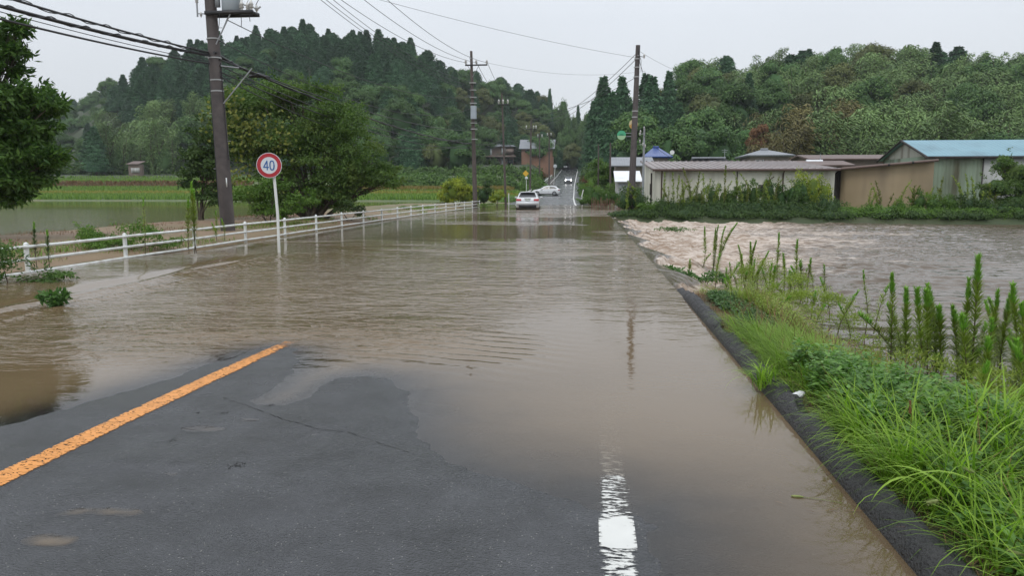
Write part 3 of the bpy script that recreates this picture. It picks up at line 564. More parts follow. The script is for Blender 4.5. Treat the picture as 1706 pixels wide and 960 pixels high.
def proto_bamboo(h, r, nl=11):
    b = MB()
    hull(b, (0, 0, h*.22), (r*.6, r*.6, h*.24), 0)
    for i in range(nl):
        a = rng.random()*6.283; q = r*math.sqrt(rng.random())*.8; x, y = q*math.cos(a), q*math.sin(a); lx, ly = .9+rng.normal()*.6, rng.normal()*.7
        hh = h*rng.uniform(.72, 1.0); t = np.linspace(0, 1, 9); path = np.stack([x+lx*t**3*1.7, y+ly*t**3*1.7, hh*(t-.10*t**5)], 1)
        b.tube(path[[0, 3, 6, 8]], [.07, .06, .04, .02], 4, 1, .6)
        k = 420; u = .03+.99*rng.random(k); pc = np.stack([np.interp(u, t, path[:, j]) for j in range(3)], 1)
        wd = .95*np.sin(np.clip((u-.2)/.85, 0, 1)*math.pi)**.7*(r/3.2)+.15; d = rdir(k); Pt = pc+d*wd[:, None]*[1, 1, .7]
        Nn = unit(d*.8+[0, 0, .6]+.5*rng.normal(size=(k, 3))); D = d*[1, 1, .3]+[.5, 0, -.55]
        b.cards(Pt, D, Nn, rng.uniform(.35, .8, k), rng.uniform(.12, .24, k), 0, np.clip(.15+.35*rng.random()+.5*rng.random(k), 0, 1))
    return b
PROTO = {}
def reg(kind, name, mats, builders):
    PROTO[kind] = []
    for f in builders:
        o = f().build(name, mats); C.objects.unlink(o); PROTO[kind].append(o)
reg('cedar', 'cedar_tree', [M['cedar'], M['bark']], [lambda: proto_cedar(14, 3.0, .8), lambda: proto_cedar(12, 3.6, .5), lambda: proto_cedar(11.5, 3.9, .45), lambda: proto_cedar(12.5, 3.4, .58)])
reg('broad', 'broadleaf_tree', [M['broad'], M['bark']], [lambda: proto_broad(11, 4.0), lambda: proto_broad(10, 4.6, 18), lambda: proto_broad(12, 3.8)])
reg('olive', 'broadleaf_tree', [M['broad_yellow'], M['bark']], [lambda: proto_broad(10, 3.8), lambda: proto_broad(9, 4.2, 16)])
reg('bamboo', 'bamboo', [M['bamboo'], M['stem']], [lambda: proto_bamboo(12, 3.2), lambda: proto_bamboo(11, 3.8, 13), lambda: proto_bamboo(13, 3.0)])
reg('ybamboo', 'bamboo', [M['bamboo_yellow'], M['stem']], [lambda: proto_bamboo(11, 3.2), lambda: proto_bamboo(12, 3.6, 12)])
reg('rust', 'broadleaf_tree', [M['rust'], M['bark']], [lambda: proto_broad(11, 2.8, 12)])
def put(kind, x, y, sc, label, cat, group, zoff=0, sq=1.0):
    o = PROTO[kind][rng.integers(len(PROTO[kind]))].copy(); C.objects.link(o)
    o.location = (x, y, gzf(x, y)-.3+zoff); o.rotation_euler = (0, 0, rng.random()*6.283 if 'bamboo' not in kind else rng.normal()*.5); o.scale = (sc*sq*rng.uniform(.9, 1.1), sc*sq*rng.uniform(.9, 1.1), sc)
    tag(o, label, cat, group); return o
def proj(p):
    v = np.array(p)-[0, 0, H]; c, s = math.cos(YAW), math.sin(YAW); x = v[0]*c+v[1]*s; y = -v[0]*s+v[1]*c; z = v[2]
    c, s = math.cos(PIT), math.sin(PIT); yy = y*c-z*s; zz = y*s+z*c; return 853+1250*x/yy, 480-1250*zz/yy
# ---- left hill
placed = []
def spaced(x, y, d):
    for (a, c, e_) in placed:
        if (a-x)**2+(c-y)**2 < (d*.5+e_*.5)**2: return False
    placed.append((x, y, d)); return True
cnt = dict(cedar=0, broad=0, olive=0, bamboo=0, ybamboo=0)
SPOTS = [(110, 'above the leftmost tree'), (230, 'above the far terraces'), (350, 'left of the near utility pole'), (440, 'just right of the near utility pole'), (540, 'above the vine hung tree'), (640, 'right of the vine hung tree'), (740, 'above the creeper covered bank'),
         (800, 'behind the middle utility pole'), (870, 'above the grey roofed house'), (980, 'above the orange walled house'), (1100, 'behind the tall cedar stand'), (1190, 'above the blue tiled house'), (1250, 'above the long cream shed'), (1330, 'above the grey hip roofed house'), (1440, 'above the low brown roofs'), (1520, 'above the tan walled building'), (1620, 'above the turquoise roofed barn'), (9999, 'at the far right above the barn roof')]
LB = {'cedar': ('dark green cedar standing among the trees of the steep left hill', 'cedar tree', 'cedars on the left hill'),
      'broad': ('round dark broadleaf tree in the wood on the steep left hill', 'tree', 'dark broadleaf trees on the left hill'),
      'olive': ('olive green broadleaf tree in the wood on the steep left hill', 'tree', 'olive broadleaf trees on the left hill'),
      'bamboo': ('pale green feathery bamboo clump at the foot of the left hill', 'bamboo', 'bamboo clumps on the left hill')}
def try_hill(tlo, thi, ylo, yhi, chooser, LBX, n, dens):
    k = 0
    for _ in range(n*30):
        if k >= n: break
        t = rng.uniform(tlo, thi); Y = math.sqrt(rng.uniform(ylo**2, yhi**2)); X = t*Y
        if abs(X-road_cx(Y)) < 8 and Y < 268: continue
        z = gzf(X, Y); u, v = proj((X, Y, z+8))
        kind = chooser(u, v, Y, z)
        if kind is None: continue
        if not spaced(X, Y, dens*(1.0 if kind != 'cedar' else .82)): continue
        l, c, g = LBX[kind]
        e_ = v-crest(u); band = 'on the crest' if e_ < 22 else ('high on the slope' if e_ < 60 else ('halfway up the slope' if e_ < 115 else 'low on the slope'))
        spot = [nm for lim, nm in SPOTS if u < lim][0]; l = l.split(' standing')[0].split(' in the wood')[0].split(' at the foot')[0].split(' rising')[0].split(' on the wooded')[0].split(' covering')[0].split(' low on')[0]
        far = 'far ridge' in g; l = l.replace('round dark', 'dark').replace('rounded dark', 'dark').replace('olive green', 'olive').replace('green feathery', 'feathery').replace('pale green feathery', 'feathery')
        band = {'on the crest': 'on the crest of the far ridge'}.get(band, band.replace(' the slope', ' the misty ridge')) if far else band
        l = f'{l} {band} {spot}'; g = g+' '+band+' '+spot
        put(kind, X, Y, rng.uniform(.8, 1.15)*(.84 if kind == 'cedar' else 1), l, c, g, sq=1.22 if kind == 'cedar' else 1); k += 1
def crest(u): return np.interp(u, [a for a, _ in SKY_T], [b_ for _, b_ in SKY_T])
def ch_left(u, v, Y, z):
    e_ = v-crest(u)
    r = rng.random()
    if u < 165: return 'cedar' if r < .75 else 'broad'
    if Y < 160: return None
    if 140 < u < 350 and v > 165: return 'bamboo' if r < .75 else 'broad'
    if e_ < 55 and u < 760: return 'cedar' if r < .85 else 'broad'
    if u > 640 and e_ < 200: return 'cedar' if r < .22 else ('olive' if r < .55 else 'broad')
    if e_ < 95: return 'cedar' if r < .35 else ('broad' if r < .85 else 'bamboo')
    return 'broad' if r < .62 else ('olive' if r < .8 else ('bamboo' if r < .92 else 'cedar'))
try_hill(-.70, -.17, 156, 262, ch_left, LB, 420, 6.6)
try_hill(-.19, -.02, 225, 335, ch_left, LB, 150, 6.2)
placedL = len(placed)
LBF = {k: (v[0].replace('steep left hill', 'misty far left ridge').replace('left hill', 'misty far left ridge'), v[1], v[2].replace('left hill', 'misty far ridge')) for k, v in LB.items()}
try_hill(-.90, -.66, 330, 392, lambda u, v, Y, z: 'cedar' if rng.random() < .8 else 'broad', LBF, 60, 6.5)
try_hill(-.90, -.66, 232, 320, lambda u, v, Y, z: 'broad', LBF, 40, 8)
# ---- right hill
LR = {'cedar': ('dark pointed cedar rising among the bamboo on the right hill', 'cedar tree', 'cedars on the right hill'),
      'broad': ('rounded dark green tree on the wooded right hill', 'tree', 'dark broadleaf trees on the right hill'),
      'olive': ('olive green rounded tree on the wooded right hill', 'tree', 'olive broadleaf trees on the right hill'),
      'bamboo': ('green feathery bamboo clump covering the slope of the right hill', 'bamboo', 'bamboo clumps on the right hill'),
      'ybamboo': ('yellowish drying bamboo clump low on the right hill', 'bamboo', 'yellowish bamboo clumps on the right hill')}
def ch_right(u, v, Y, z):
    r = rng.random(); e_ = v-crest(u)
    if u < 1060 and Y < 180: return None
    if 1255 < u < 1430 and 185 < v < 262: return 'ybamboo' if r < .7 else 'bamboo'
    if 1100 < u < 1250 and v > 175: return 'broad' if r < .85 else 'bamboo'
    if 1140 < u < 1290 and 130 < v < 180: return 'broad' if r < .7 else 'olive'
    if e_ < 8 and r < .12: return 'cedar'
    if u > 1580 and v > 150: return 'broad' if r < .55 else 'bamboo'
    return 'bamboo' if r < .72 else ('broad' if r < .9 else 'olive')
try_hill(.055, .60, 104, 196, ch_right, LR, 330, 6.0)
try_hill(-.02, .10, 285, 330, lambda u, v, Y, z: 'cedar' if rng.random() < .4 else 'broad', LR, 26, 7)
# single trees that stand out
def single(kind, u, v_base, Y, hpx_top, label, cat, proto_h, sq=1.0):
    p = P(u, v_base, Y); q = P(u, hpx_top, Y); g = gzf(p[0], p[1]); sc = (q[2]-g)/proto_h
    o = PROTO[kind][0].copy(); C.objects.link(o); o.location = (p[0], p[1], g-.2); o.scale = (sc*sq, sc*sq, sc); o.rotation_euler[2] = rng.random()*6; tag(o, label, cat); return o
CED = ['tall dark cedar, leftmost big one right of the far road', 'tall dark cedar between the leftmost cedar and the right utility pole', 'shorter dark cedar in front of the gap between the two left tall cedars', 'tall dark cedar just right of the tall right utility pole', 'dark cedar second to the right of the tall right utility pole', 'slender pointed cedar at the right end of the cedar stand', 'low broad cedar right of the slender pointed cedar', 'low dark cedar straight behind the tall right utility pole', 'dark cedar nearest the far road in the cedar stand']
for i, (u, top, Y, sq) in enumerate(((1003, 124, 150, 1.1), (1034, 124, 158, 1.0), (1018, 150, 140, 1.15), (1073, 120, 165, 1.1), (1084, 124, 150, 1.15), (1111, 116, 155, 1.0), (1128, 168, 135, 1.2), (1050, 170, 135, 1.2), (988, 165, 175, 1.0))):
    o = single('cedar', u, 280, Y, top, CED[i], 'cedar tree', 14.2, sq*.78); o['group'] = 'tall cedars by the far road'
single('cedar', 1245, 200, 145, 118, 'single tall dark cedar standing out on the left part of the right hill', 'cedar tree', 14.2, .8)
single('rust', 1268, 250, 118, 184, 'rust brown dying tree at the foot of the right hill', 'tree', 11.5, .8)
for u, top, lab in ((920, 243, 'dark low tree left of where the far road vanishes'), (950, 238, 'dark tree closing the view at the far end of the road'), (980, 236, 'dark tree just right of where the far road vanishes')):
    single('broad', u, 285, 292, top, lab, 'tree', 11, 1.1)
for i, (u, top, Y, k_) in enumerate(((930, 150, 310, 'broad'), (946, 166, 300, 'broad'), (962, 174, 305, 'cedar'), (976, 176, 296, 'broad'), (990, 168, 300, 'cedar'), (915, 146, 300, 'cedar'), (955, 205, 290, 'broad'), (970, 208, 288, 'broad'), (938, 200, 289, 'broad'))):
    o = single(k_, u, 285, Y, top, ['tall dark tree above the orange walled house roof', 'tall dark tree over the left edge of the far road', 'pointed cedar over the middle of the far road end', 'tree left of the cedar stand behind the far road', 'pointed cedar left of the tall cedar stand', 'dark cedar above the right half of the orange walled house', 'lower dark tree straight behind the far road end', 'lower dark tree right of the far road end', 'lower dark tree left of the far road end'][i], 'tree' if k_ == 'broad' else 'cedar tree', 11 if k_ == 'broad' else 14.2, .42)
single('broad', 905, 285, 262, 252, 'dark bushy tree beside the orange walled house', 'tree', 11, .8)
def clear_for(*a): pass
# ---------------------------------------------------------------- masses of low growth
def mass(name, us_, vs_top, Y, depth, mats, k, ln, wd, label_kind=None, hfun=None, lobes=40, tb=(0, 1), m=0):
    """a bank of growth: lobes along a line seen between the columns us_, tops at vs_top, at distance Y"""
    b = MB()
    for i in range(lobes):
        u = us_[0]+(us_[1]-us_[0])*(i+rng.random())/lobes; Yi = Y+rng.uniform(-depth/2, depth/2)
        top = np.interp(u, vs_top[0], vs_top[1]); q = P(u, top, Yi); g = gzf(q[0], q[1]); hh = max(.5, (q[2]-g)*rng.uniform(.75, 1.05)); r = max(.6, (us_[1]-us_[0])/1250*Y/lobes*1.5)
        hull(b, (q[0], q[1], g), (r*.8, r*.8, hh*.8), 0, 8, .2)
        shell(b, (q[0], q[1], g), (r*1.1, r*1.1, hh), k, ln, wd, 0, .45, .2, .25, tb=tb)
    return b.build(name, mats)

# ================================================================ BUILDINGS
M['cream_sheet'] = mat('cream_sheet_wall', (.64, .63, .54), .55, corr=('X', .30, .6), dirt=((.22, .19, .14), .8, .6))
M['cream_sheet_y'] = mat('cream_sheet_side', (.64, .63, .54), .55, corr=('Y', .30, .6), dirt=((.22, .19, .14), .8, .6))
M['grey_roof'] = mat('greyish_brown_roof', (.20, .17, .165), .5, col2=(.28, .24, .23), nscale=.6, corr=('X', .45, 1.0), dirt=((.12, .07, .05), .7, .5))
M['tan_wall'] = mat('tan_wall', (.37, .285, .18), .7, col2=(.33, .25, .155), nscale=.5, dirt=((.16, .12, .08), .7, .6), bump=.2, bscale=30)
M['red_roof'] = mat('rusty_red_roof', (.21, .085, .06), .6, col2=(.13, .07, .06), nscale=1.2)
M['blue_sheet'] = mat('turquoise_sheet_roof', (.125, .27, .33), .45, col2=(.15, .30, .36), nscale=.4, corr=('X', .33, .5), dirt=((.07, .15, .19), .5, .6))
M['green_wall'] = mat('pale_green_sheet_wall', (.26, .33, .25), .6, corr=('X', .26, .5), dirt=((.09, .085, .05), .9, .95))
M['gable_wall'] = mat('weathered_gable_sheet', (.36, .36, .31), .65, corr=('Y', .26, .7), dirt=((.12, .09, .06), 1.3, .95))
M['white_sheet'] = mat('whitish_sheet', (.42, .43, .42), .6, dirt=((.16, .13, .09), 1, .7))
M['dark_wood'] = mat('dark_weathered_and_shade', (.028, .024, .024), .8, col2=(.05, .04, .038), nscale=3)
M['brown_roof'] = mat('brown_roof', (.105, .07, .06), .6, col2=(.15, .10, .085), nscale=.8)
M['tile_grey'] = mat('grey_tiles', (.17, .185, .20), .5, corr=('X', .28, .8), col2=(.22, .23, .25), nscale=1)
M['tile_blue'] = mat('blue_glazed_tiles', (.025, .065, .23), .35, corr=('X', .28, .8))
M['pinkish'] = mat('pinkish_grey_wall', (.27, .235, .21), .8, dirt=((.16, .13, .11), .6, .6))
M['brown_wall'] = mat('dull_brown_wall', (.20, .155, .13), .8, dirt=((.11, .085, .07), .6, .6))
M['orange_wall'] = mat('orange_brown_wall', (.33, .185, .12), .8, col2=(.27, .15, .10), nscale=.4, dirt=((.14, .08, .05), .5, .6))
M['white_roof'] = mat('white_roof_sheet', (.74, .76, .78), .4, dirt=((.5, .5, .5), 1, .5))
M['dark'] = mat('opening_shade', (.012, .012, .013), .8)
M['glass'] = mat('window_glass', (.05, .06, .07), .08, .8)
M['pale_glass'] = mat('frosted_window', (.50, .54, .56), .25)
M['white_metal'] = mat('white_painted_metal', (.70, .72, .70), .4, dirt=((.30, .25, .18), 4, .6))
M['grey_metal'] = mat('grey_metal', (.30, .32, .34), .45, dirt=((.14, .12, .10), 5, .5))
M['rust'+'_metal'] = mat('rusty_metal', (.14, .07, .045), .8, col2=(.07, .04, .03), nscale=8)
M['black_metal'] = mat('black_metal', (.02, .02, .022), .5)
M['gutter'] = mat('brown_gutter', (.10, .06, .05), .5)

def prism(b, foot, z0, tops, m=0):
    """closed walls on a footprint, each corner with its own top"""
    n_ = len(foot); V = [(x, y, z0) for x, y in foot]+[(x, y, t) for (x, y), t in zip(foot, tops)]
    b.add(V, [[i, (i+1) % n_, n_+(i+1) % n_, n_+i] for i in range(n_)], m); b.add(V, [list(range(n_, 2*n_))], m)
def slab(b, q, th=.06, m=0, me=None):
    """a roof sheet given by four corners, with thickness"""
    q = np.array(q, float); nn = np.cross(q[1]-q[0], q[3]-q[0]); nn /= np.linalg.norm(nn); nn = nn if nn[2] > 0 else -nn
    V = np.r_[q, q-nn*th]; b.add(V, [[0, 1, 2, 3], [7, 6, 5, 4]], m); b.add(V, [[0, 4, 5, 1], [1, 5, 6, 2], [2, 6, 7, 3], [3, 7, 4, 0]], m if me is None else me)
def gabled(name, x0, x1, y0, y1, z0, ze, zr, wall, roof, label, ov=.4, parent=None, gmat=None, th=.12):
    t = empty(name, (x0, y0, z0)); tag(t, label, 'house' if 'house' in name else 'building'); ym = (y0+y1)/2; off = (x0, y0, z0)
    b = MB(); prism(b, [(x0, y0), (x1, y0), (x1, y1), (x0, y1)], z0, [ze]*4); w_ = b.build('wall', wall, loc=off); w_.parent = t; w_.location = (0, 0, 0)
    for x, s in ((x0, -1), (x1, 1)):
        b = MB(); b.add([(x+s*.012, y0, ze-.01), (x+s*.012, y1, ze-.01), (x+s*.012, ym, zr-.05)], [[0, 1, 2]])
        g_ = b.build('gable', gmat or wall, loc=off); g_.parent = t; g_.location = (0, 0, 0)
    b = MB(); k = (zr-ze)/(ym-y0); slab(b, [(x0-ov, y0-ov, ze-k*ov+.05), (x1+ov, y0-ov, ze-k*ov+.05), (x1+ov, ym, zr+.05), (x0-ov, ym, zr+.05)], th); slab(b, [(x0-ov, ym+.003, zr+.045), (x1+ov, ym+.003, zr+.045), (x1+ov, y1+ov, ze-k*ov+.05), (x0-ov, y1+ov, ze-k*ov+.05)], th)
    r_ = b.build('roof', roof, loc=off); r_.parent = t; r_.location = (0, 0, 0)
    return t, off
def hipped(name, x0, x1, y0, y1, z0, ze, zr, wall, roof, label, ov=.6, inset=None):
    t = empty(name, (x0, y0, z0)); tag(t, label, 'house'); off = (x0, y0, z0); ym = (y0+y1)/2; ins = inset if inset is not None else (y1-y0)/2
    b = MB(); prism(b, [(x0, y0), (x1, y0), (x1, y1), (x0, y1)], z0, [ze]*4); o = b.build('wall', wall, loc=off); o.parent = t; o.location = (0, 0, 0)
    b = MB(); A = [(x0-ov, y0-ov, ze), (x1+ov, y0-ov, ze), (x1+ov, y1+ov, ze), (x0-ov, y1+ov, ze), (x0+ins, ym, zr), (x1-ins, ym, zr)]
    A2 = [(p[0], p[1], p[2]-.16) for p in A[:4]]; b.add(A+A2, [[0, 1, 5, 4], [2, 3, 4, 5]]); b.add(A+A2, [[1, 2, 5], [3, 0, 4]]); b.add(A+A2, [[0, 6, 7, 1], [1, 7, 8, 2], [2, 8, 9, 3], [3, 9, 6, 0], [9, 8, 7, 6]])
    b.tube([(x0+ins, ym, zr+.05), (x1-ins, ym, zr+.05)], .16, 6)
    o = b.build('roof', roof, loc=off); o.parent = t; o.location = (0, 0, 0); return t, off
def kid(b, name, m, t, off, label=None):
    o = b.build(name, m, loc=off); o.parent = t; o.location = (0, 0, 0)
    if label: o['label'] = label
    return o
def window(t, off, x, y, z, wd, ht, frame='white_metal', glass='glass'):
    b = MB(); b.box((x, y-.03, z), (wd+.12, .06, ht+.12)); f = kid(b, 'window', M[frame], t, off)
    b = MB(); b.box((x-wd*.255, y-.066, z), (wd*.47, .015, ht)); b.box((x+wd*.255, y-.066, z), (wd*.47, .015, ht)); p = b.build('pane', M[glass], loc=off); p.parent = f; p.location = (0, 0, 0)

# long cream sheet shed
x0, x1, y0, y1 = 4.15, 15.4, 50., 61.; ze, zb = 2.74, 3.56
t = empty('shed', (x0, y0, 0)); off = (x0, y0, 0); tag(t, 'long low cream sheet metal shed with a greyish single slope roof by the water', 'shed')
b = MB(); prism(b, [(x0, y0), (x1, y0), (x1, y1), (x0, y1)], -.2, [ze, ze, zb, zb]); kid(b, 'wall', M['cream_sheet'], t, off)
b = MB(); b.add([(x0-.012, y0, -.2), (x0-.012, y1, -.2), (x0-.012, y1, zb), (x0-.012, y0, ze)], [[0, 1, 2, 3]]); kid(b, 'end_wall', M['cream_sheet_y'], t, off)
b = MB(); k = (zb-ze)/(y1-y0); slab(b, [(x0-.25, y0-.45, ze-.45*k+.10), (x1+.2, y0-.45, ze-.45*k+.10), (x1+.2, y1+.3, zb+.3*k+.10), (x0-.25, y1+.3, zb+.3*k+.10)], .07)
for i in range(27):   # standing ribs of the roof sheets
    x = x0-.2+i*.44; b.box((x, y1+.25, zb+.15), (.12, .2, .07)); b.tube([(x, y0-.44, ze+.08), (x, y1+.3, zb+.14)], .028, 4)
kid(b, 'roof', M['grey_roof'], t, off)
b = MB(); b.box(((x0+x1)/2, y0-.40, ze-.02), (x1-x0+.4, .10, .12)); kid(b, 'gutter', M['gutter'], t, off)
for x in (x0+.42, x0+8.05): b = MB(); b.tube([(x, y0-.38, ze-.05), (x, y0-.1, ze-.25), (x, y0-.09, -.1)], .045, 6); kid(b, 'downpipe', M['gutter'], t, off)
b = MB(); b.tube([(x0+5.2, y0-.03, ze-.1), (x0+5.2, y0-.03, 0)], .03, 4); kid(b, 'downpipe', M['dark_wood'], t, off)
b = MB(); b.box((11.15, y0-.02, 1.42), (.9, .05, .75)); kid(b, 'window', M['dark'], t, off, 'small window painted dark like a shaded opening')  # solid panel; the shade of an opening is put into its near-black colour
b = MB(); b.tube([(x0-.06, y0+2.2, 2.6), (x0-.06, y0+2.2, .3)], .05, 6); b.box((x0-.09, y0+2.2, 1.5), (.12, .3, .75)); kid(b, 'meter_box', M['dark_wood'], t, off)
b = MB(); b.tube([(9.6, y0-.3, .8), (11.6, y0-.25, 2.3)], .035, 5); b.tube([(9.5, y0-.8, .1), (9.9, y0-.3, 2.1)], .03, 5); tag(b.build('timber_prop', M['bark'], loc=(9.6, y0-.3, .1)), 'thin bare poles leaning against the long cream shed', 'pole')

# tan walled lean-to with the rusty roof edge, and dark recess beside it
A0, A1 = P(1410, 280, 52), P(1557, 268, 52); x0, x1, y0, y1 = 16.75, 22.2, 52., 58.
t = empty('outbuilding', (x0, y0, 0)); off = (x0, y0, 0); tag(t, 'tan walled outbuilding with a rusty red sloping roof edge', 'building')
b = MB(); prism(b, [(x0, y0), (x1, y0), (x1, y1), (x0, y1)], -.2, [2.82, 3.28, 3.28, 2.82]); kid(b, 'wall', M['tan_wall'], t, off)
b = MB(); slab(b, [(x0-.75, y0-.35, 2.84), (x1+.1, y0-.35, 3.40), (x1+.1, y1, 3.42), (x0-.75, y1, 2.86)], .06); kid(b, 'roof', M['red_roof'], t, off)
b = MB(); b.tube([(x0-.8, y0-.42, 2.80), (x1+.05, y0-.42, 3.36)], .085, 8); kid(b, 'gutter', M['brown_roof'], t, off)
for q in (.45, .72):
    b = MB(); x = x0+q*(x1-x0); b.box((x, y0-.42, 2.8+.56*q+.02), (.12, .2, .16)); kid(b, 'bracket', M['black_metal'], t, off)
xa, ya = P(1384, 350, 53)[0], 53.
t = empty('lean_to', (xa, ya, 0)); off = (xa, ya, 0); tag(t, 'lean-to, inner shade painted as dark walls, squeezed between the cream shed and the tan building', 'shed')
b = MB(); prism(b, [(xa, ya), (16.7, ya), (16.7, 57), (xa, 57)], -.2, [2.3, 2.72, 2.72, 2.3]); kid(b, 'wall', M['dark_wood'], t, off)  # closed walls; the shade inside the recess is put into their dark colour
b = MB(); slab(b, [(xa-.3, ya-.5, 2.30), (16.3, ya-.5, 2.76), (16.3, 57, 2.78), (xa-.3, 57, 2.32)], .05); kid(b, 'roof', M['white_roof'], t, off)
b = MB(); b.tube([P(1378, 350, 51.8), P(1384, 296, 51.8)], .045, 6); kid(b, 'post', M['grey_metal'], t, off)
# turquoise roofed barn
t, off = gabled('barn', 23.7, 47, 56.2, 64.8, -.2, 3.85, 5.12, M['green_wall'], M['blue_sheet'], 'large barn with a turquoise sheet roof and pale green stained walls', ov=.35, gmat=M['gable_wall'], th=.05)
t['category'] = 'barn'
b = MB()
for s, (ya, yb) in enumerate(((55.85, 60.5), (65.15, 60.5))):
    b.tube([(23.33, ya, 3.72), (23.33, yb, 5.13)], .09, 4)
kid(b, 'bargeboard', M['dark_wood'], t, off)
b = MB(); b.box((35, 55.88, 3.70), (23.5, .12, .16)); kid(b, 'eave_board', M['dark_wood'], t, off)
b = MB(); x = P(1636, 300, 56.15)[0]; b.box((x, 56.15, 1.8), (.06, .06, 3.8)); kid(b, 'corner_post', M['dark_wood'], t, off)
b = MB(); b.box((x+2.1, 56.17, 1.8), (4.1, .04, 3.75)); kid(b, 'wall_panel', M['white_sheet'], t, off, 'whitish replacement wall panel')
# roofs behind
b = MB()
t, off = hipped('house', 17.3, 21.3, 85, 91, .2, 5.15, 5.85, M['pinkish'], M['tile_grey'], 'pinkish grey house wall under a low grey hipped roof behind the shed', ov=.55, inset=1.6)
window(t, off, 18.2, 85, 4.2, .8, .8)
t, off = hipped('house', 6.9, 9.4, 95, 101, .6, 5.45, 6.7, M['pinkish'], M['tile_blue'], 'house with a blue glazed tile roof behind the long cream shed', ov=.55, inset=.9)
b = MB(); b.tube([P(1116, 262, 95), P(1119, 254, 95)], .04, 5); b.tube([P(1119, 254, 95), P(1119.4, 254, 94.9)+[0, -.3, 0]], [.02, .28], 10); kid(b, 'satellite_dish', M['white_metal'], t, off)
t, off = hipped('house', 12.2, 15.3, 88, 95, .3, 4.35, 5.05, M['pinkish'], M['tile_grey'], 'grey tiled house roof with an aerial peeping over the cream shed', ov=.8)
b = MB(); q = P(1207, 266, 88); b.tube([q, q+[0, 0, 1.2]], .03, 4); b.tube([q+[-.35, 0, 1.05], q+[.35, 0, 1.05]], .02, 4); b.tube([q+[-.25, 0, .85], q+[.25, 0, .85]], .02, 4); kid(b, 'aerial', M['grey_metal'], t, off)
t, off = gabled('house', 2.6, 6.0, 80, 88, 0, 4.0, 4.9, M['pinkish'], M['tile_grey'], 'low grey roofed house half hidden behind the right utility pole', ov=.6)
t, off = gabled('outbuilding', 20.2, 27.5, 72, 80, 0, 4.25, 4.72, M['brown_wall'], M['brown_roof'], 'outbuilding with a low brown roof left of the barn', ov=.5)
t, off = gabled('outbuilding', 18.3, 20.9, 66, 71, 0, 3.55, 3.9, M['brown_wall'], M['brown_roof'], 'small brown roofed outbuilding behind the end of the cream shed', ov=.8)
q = P(1355, 270, 68); b = MB(); b.cyl(q+[-.6, 0, .05], q+[.75, 0, .05], .17, n=10); b.box(q+[.05, .25, -.3], (1.4, .5, .5)); kid(b, 'water_tank', M['white_roof'], t, off)
b = MB(); q = P(1366, 272, 68); b.tube([q, q+[0, 0, .8]], .03, 4); kid(b, 'aerial', M['grey_metal'], t, off)
# small white roofed shed beside the pole
x0, x1 = 2.08, 4.0; t = empty('garden_shed', (x0, 62, 0)); off = (x0, 62, 0); tag(t, 'small shed with a bright white roof beside the right utility pole', 'shed')
b = MB(); prism(b, [(x0, 62), (x1, 62), (x1, 65.6), (x0, 65.6)], -.2, [2.1, 2.1, 2.9, 2.9]); kid(b, 'wall', M['white_sheet'], t, off)
b = MB(); slab(b, [(x0-.15, 61.7, 2.12), (x1+.15, 61.7, 2.12), (x1+.15, 65.9, 3.05), (x0-.15, 65.9, 3.05)], .05); kid(b, 'roof', M['white_roof'], t, off)
b = MB(); b.box((x0+.5, 61.98, 1.0), (.7, .04, 1.9)); kid(b, 'door', M['grey_metal'], t, off)
# left houses on the slope by the far road
t, off = hipped('house', -30.4, -23.0, 225, 232, 6, 14.0, 15.3, M['brown_wall'], M['tile_grey'], 'two storey dull brown house with a pale grey roof behind the green bank', ov=.8, inset=2.5)
b = MB(); b.box((-27, 224.2, 11.0), (9.5, 1.4, .5)); kid(b, 'lower_roof', M['brown_wall'], t, off)
for x, z in ((-26.0, 12.6), (-26.0, 9.4), (-30.0, 12.4)): window(t, off, x, 225, z, 1.0, 1.7, 'white_metal', 'pale_glass')
b = MB(); b.box((-24, 224.3, 12.5), (2.2, 1.2, 1.2)); kid(b, 'balcony', M['brown_wall'], t, off)
for x, z in ((-28.3, 9.6), (-23.9, 9.4)): window(t, off, x, 225, z, 1.6, 1.4, 'dark_wood', 'glass')
t, off = gabled('house', -20.6, -11.4, 225, 233, 5, 13.6, 16.1, M['orange_wall'], M['tile_grey'], 'orange brown walled house with a grey gabled roof beside the far road', ov=.7)
for x in (-18.9, -15.7): window(t, off, x, 225, 12.5, 1.2, .8, 'orange_wall', 'glass')
# far left: small shed and pale sheets on the terrace
q = P(223, 283, 150); t = empty('field_hut', tuple(q)); off = tuple(q); tag(t, 'tiny brown and white hut on the grassy terrace far left', 'hut')
b = MB(); prism(b, [(q[0]-1.2, 150), (q[0]+1.0, 150), (q[0]+1.0, 152), (q[0]-1.2, 152)], q[2]-1.5, [q[2]+1.2]*4); kid(b, 'wall', M['brown_wall'], t, off)
b = MB(); slab(b, [(q[0]-1.5, 149.6, q[2]+1.2), (q[0]+1.3, 149.6, q[2]+1.2), (q[0]+1.3, 152.4, q[2]+1.9), (q[0]-1.5, 152.4, q[2]+1.9)], .08); kid(b, 'roof', M['brown_roof'], t, off)
b = MB(); b.box((q[0]+.4, 149.9, q[2]-.1), (1.9, .1, 1.0)); kid(b, 'door', M['white_sheet'], t, off)
q = P(145, 284, 170); b = MB(); sx = np.linspace(-5, 3, 12)
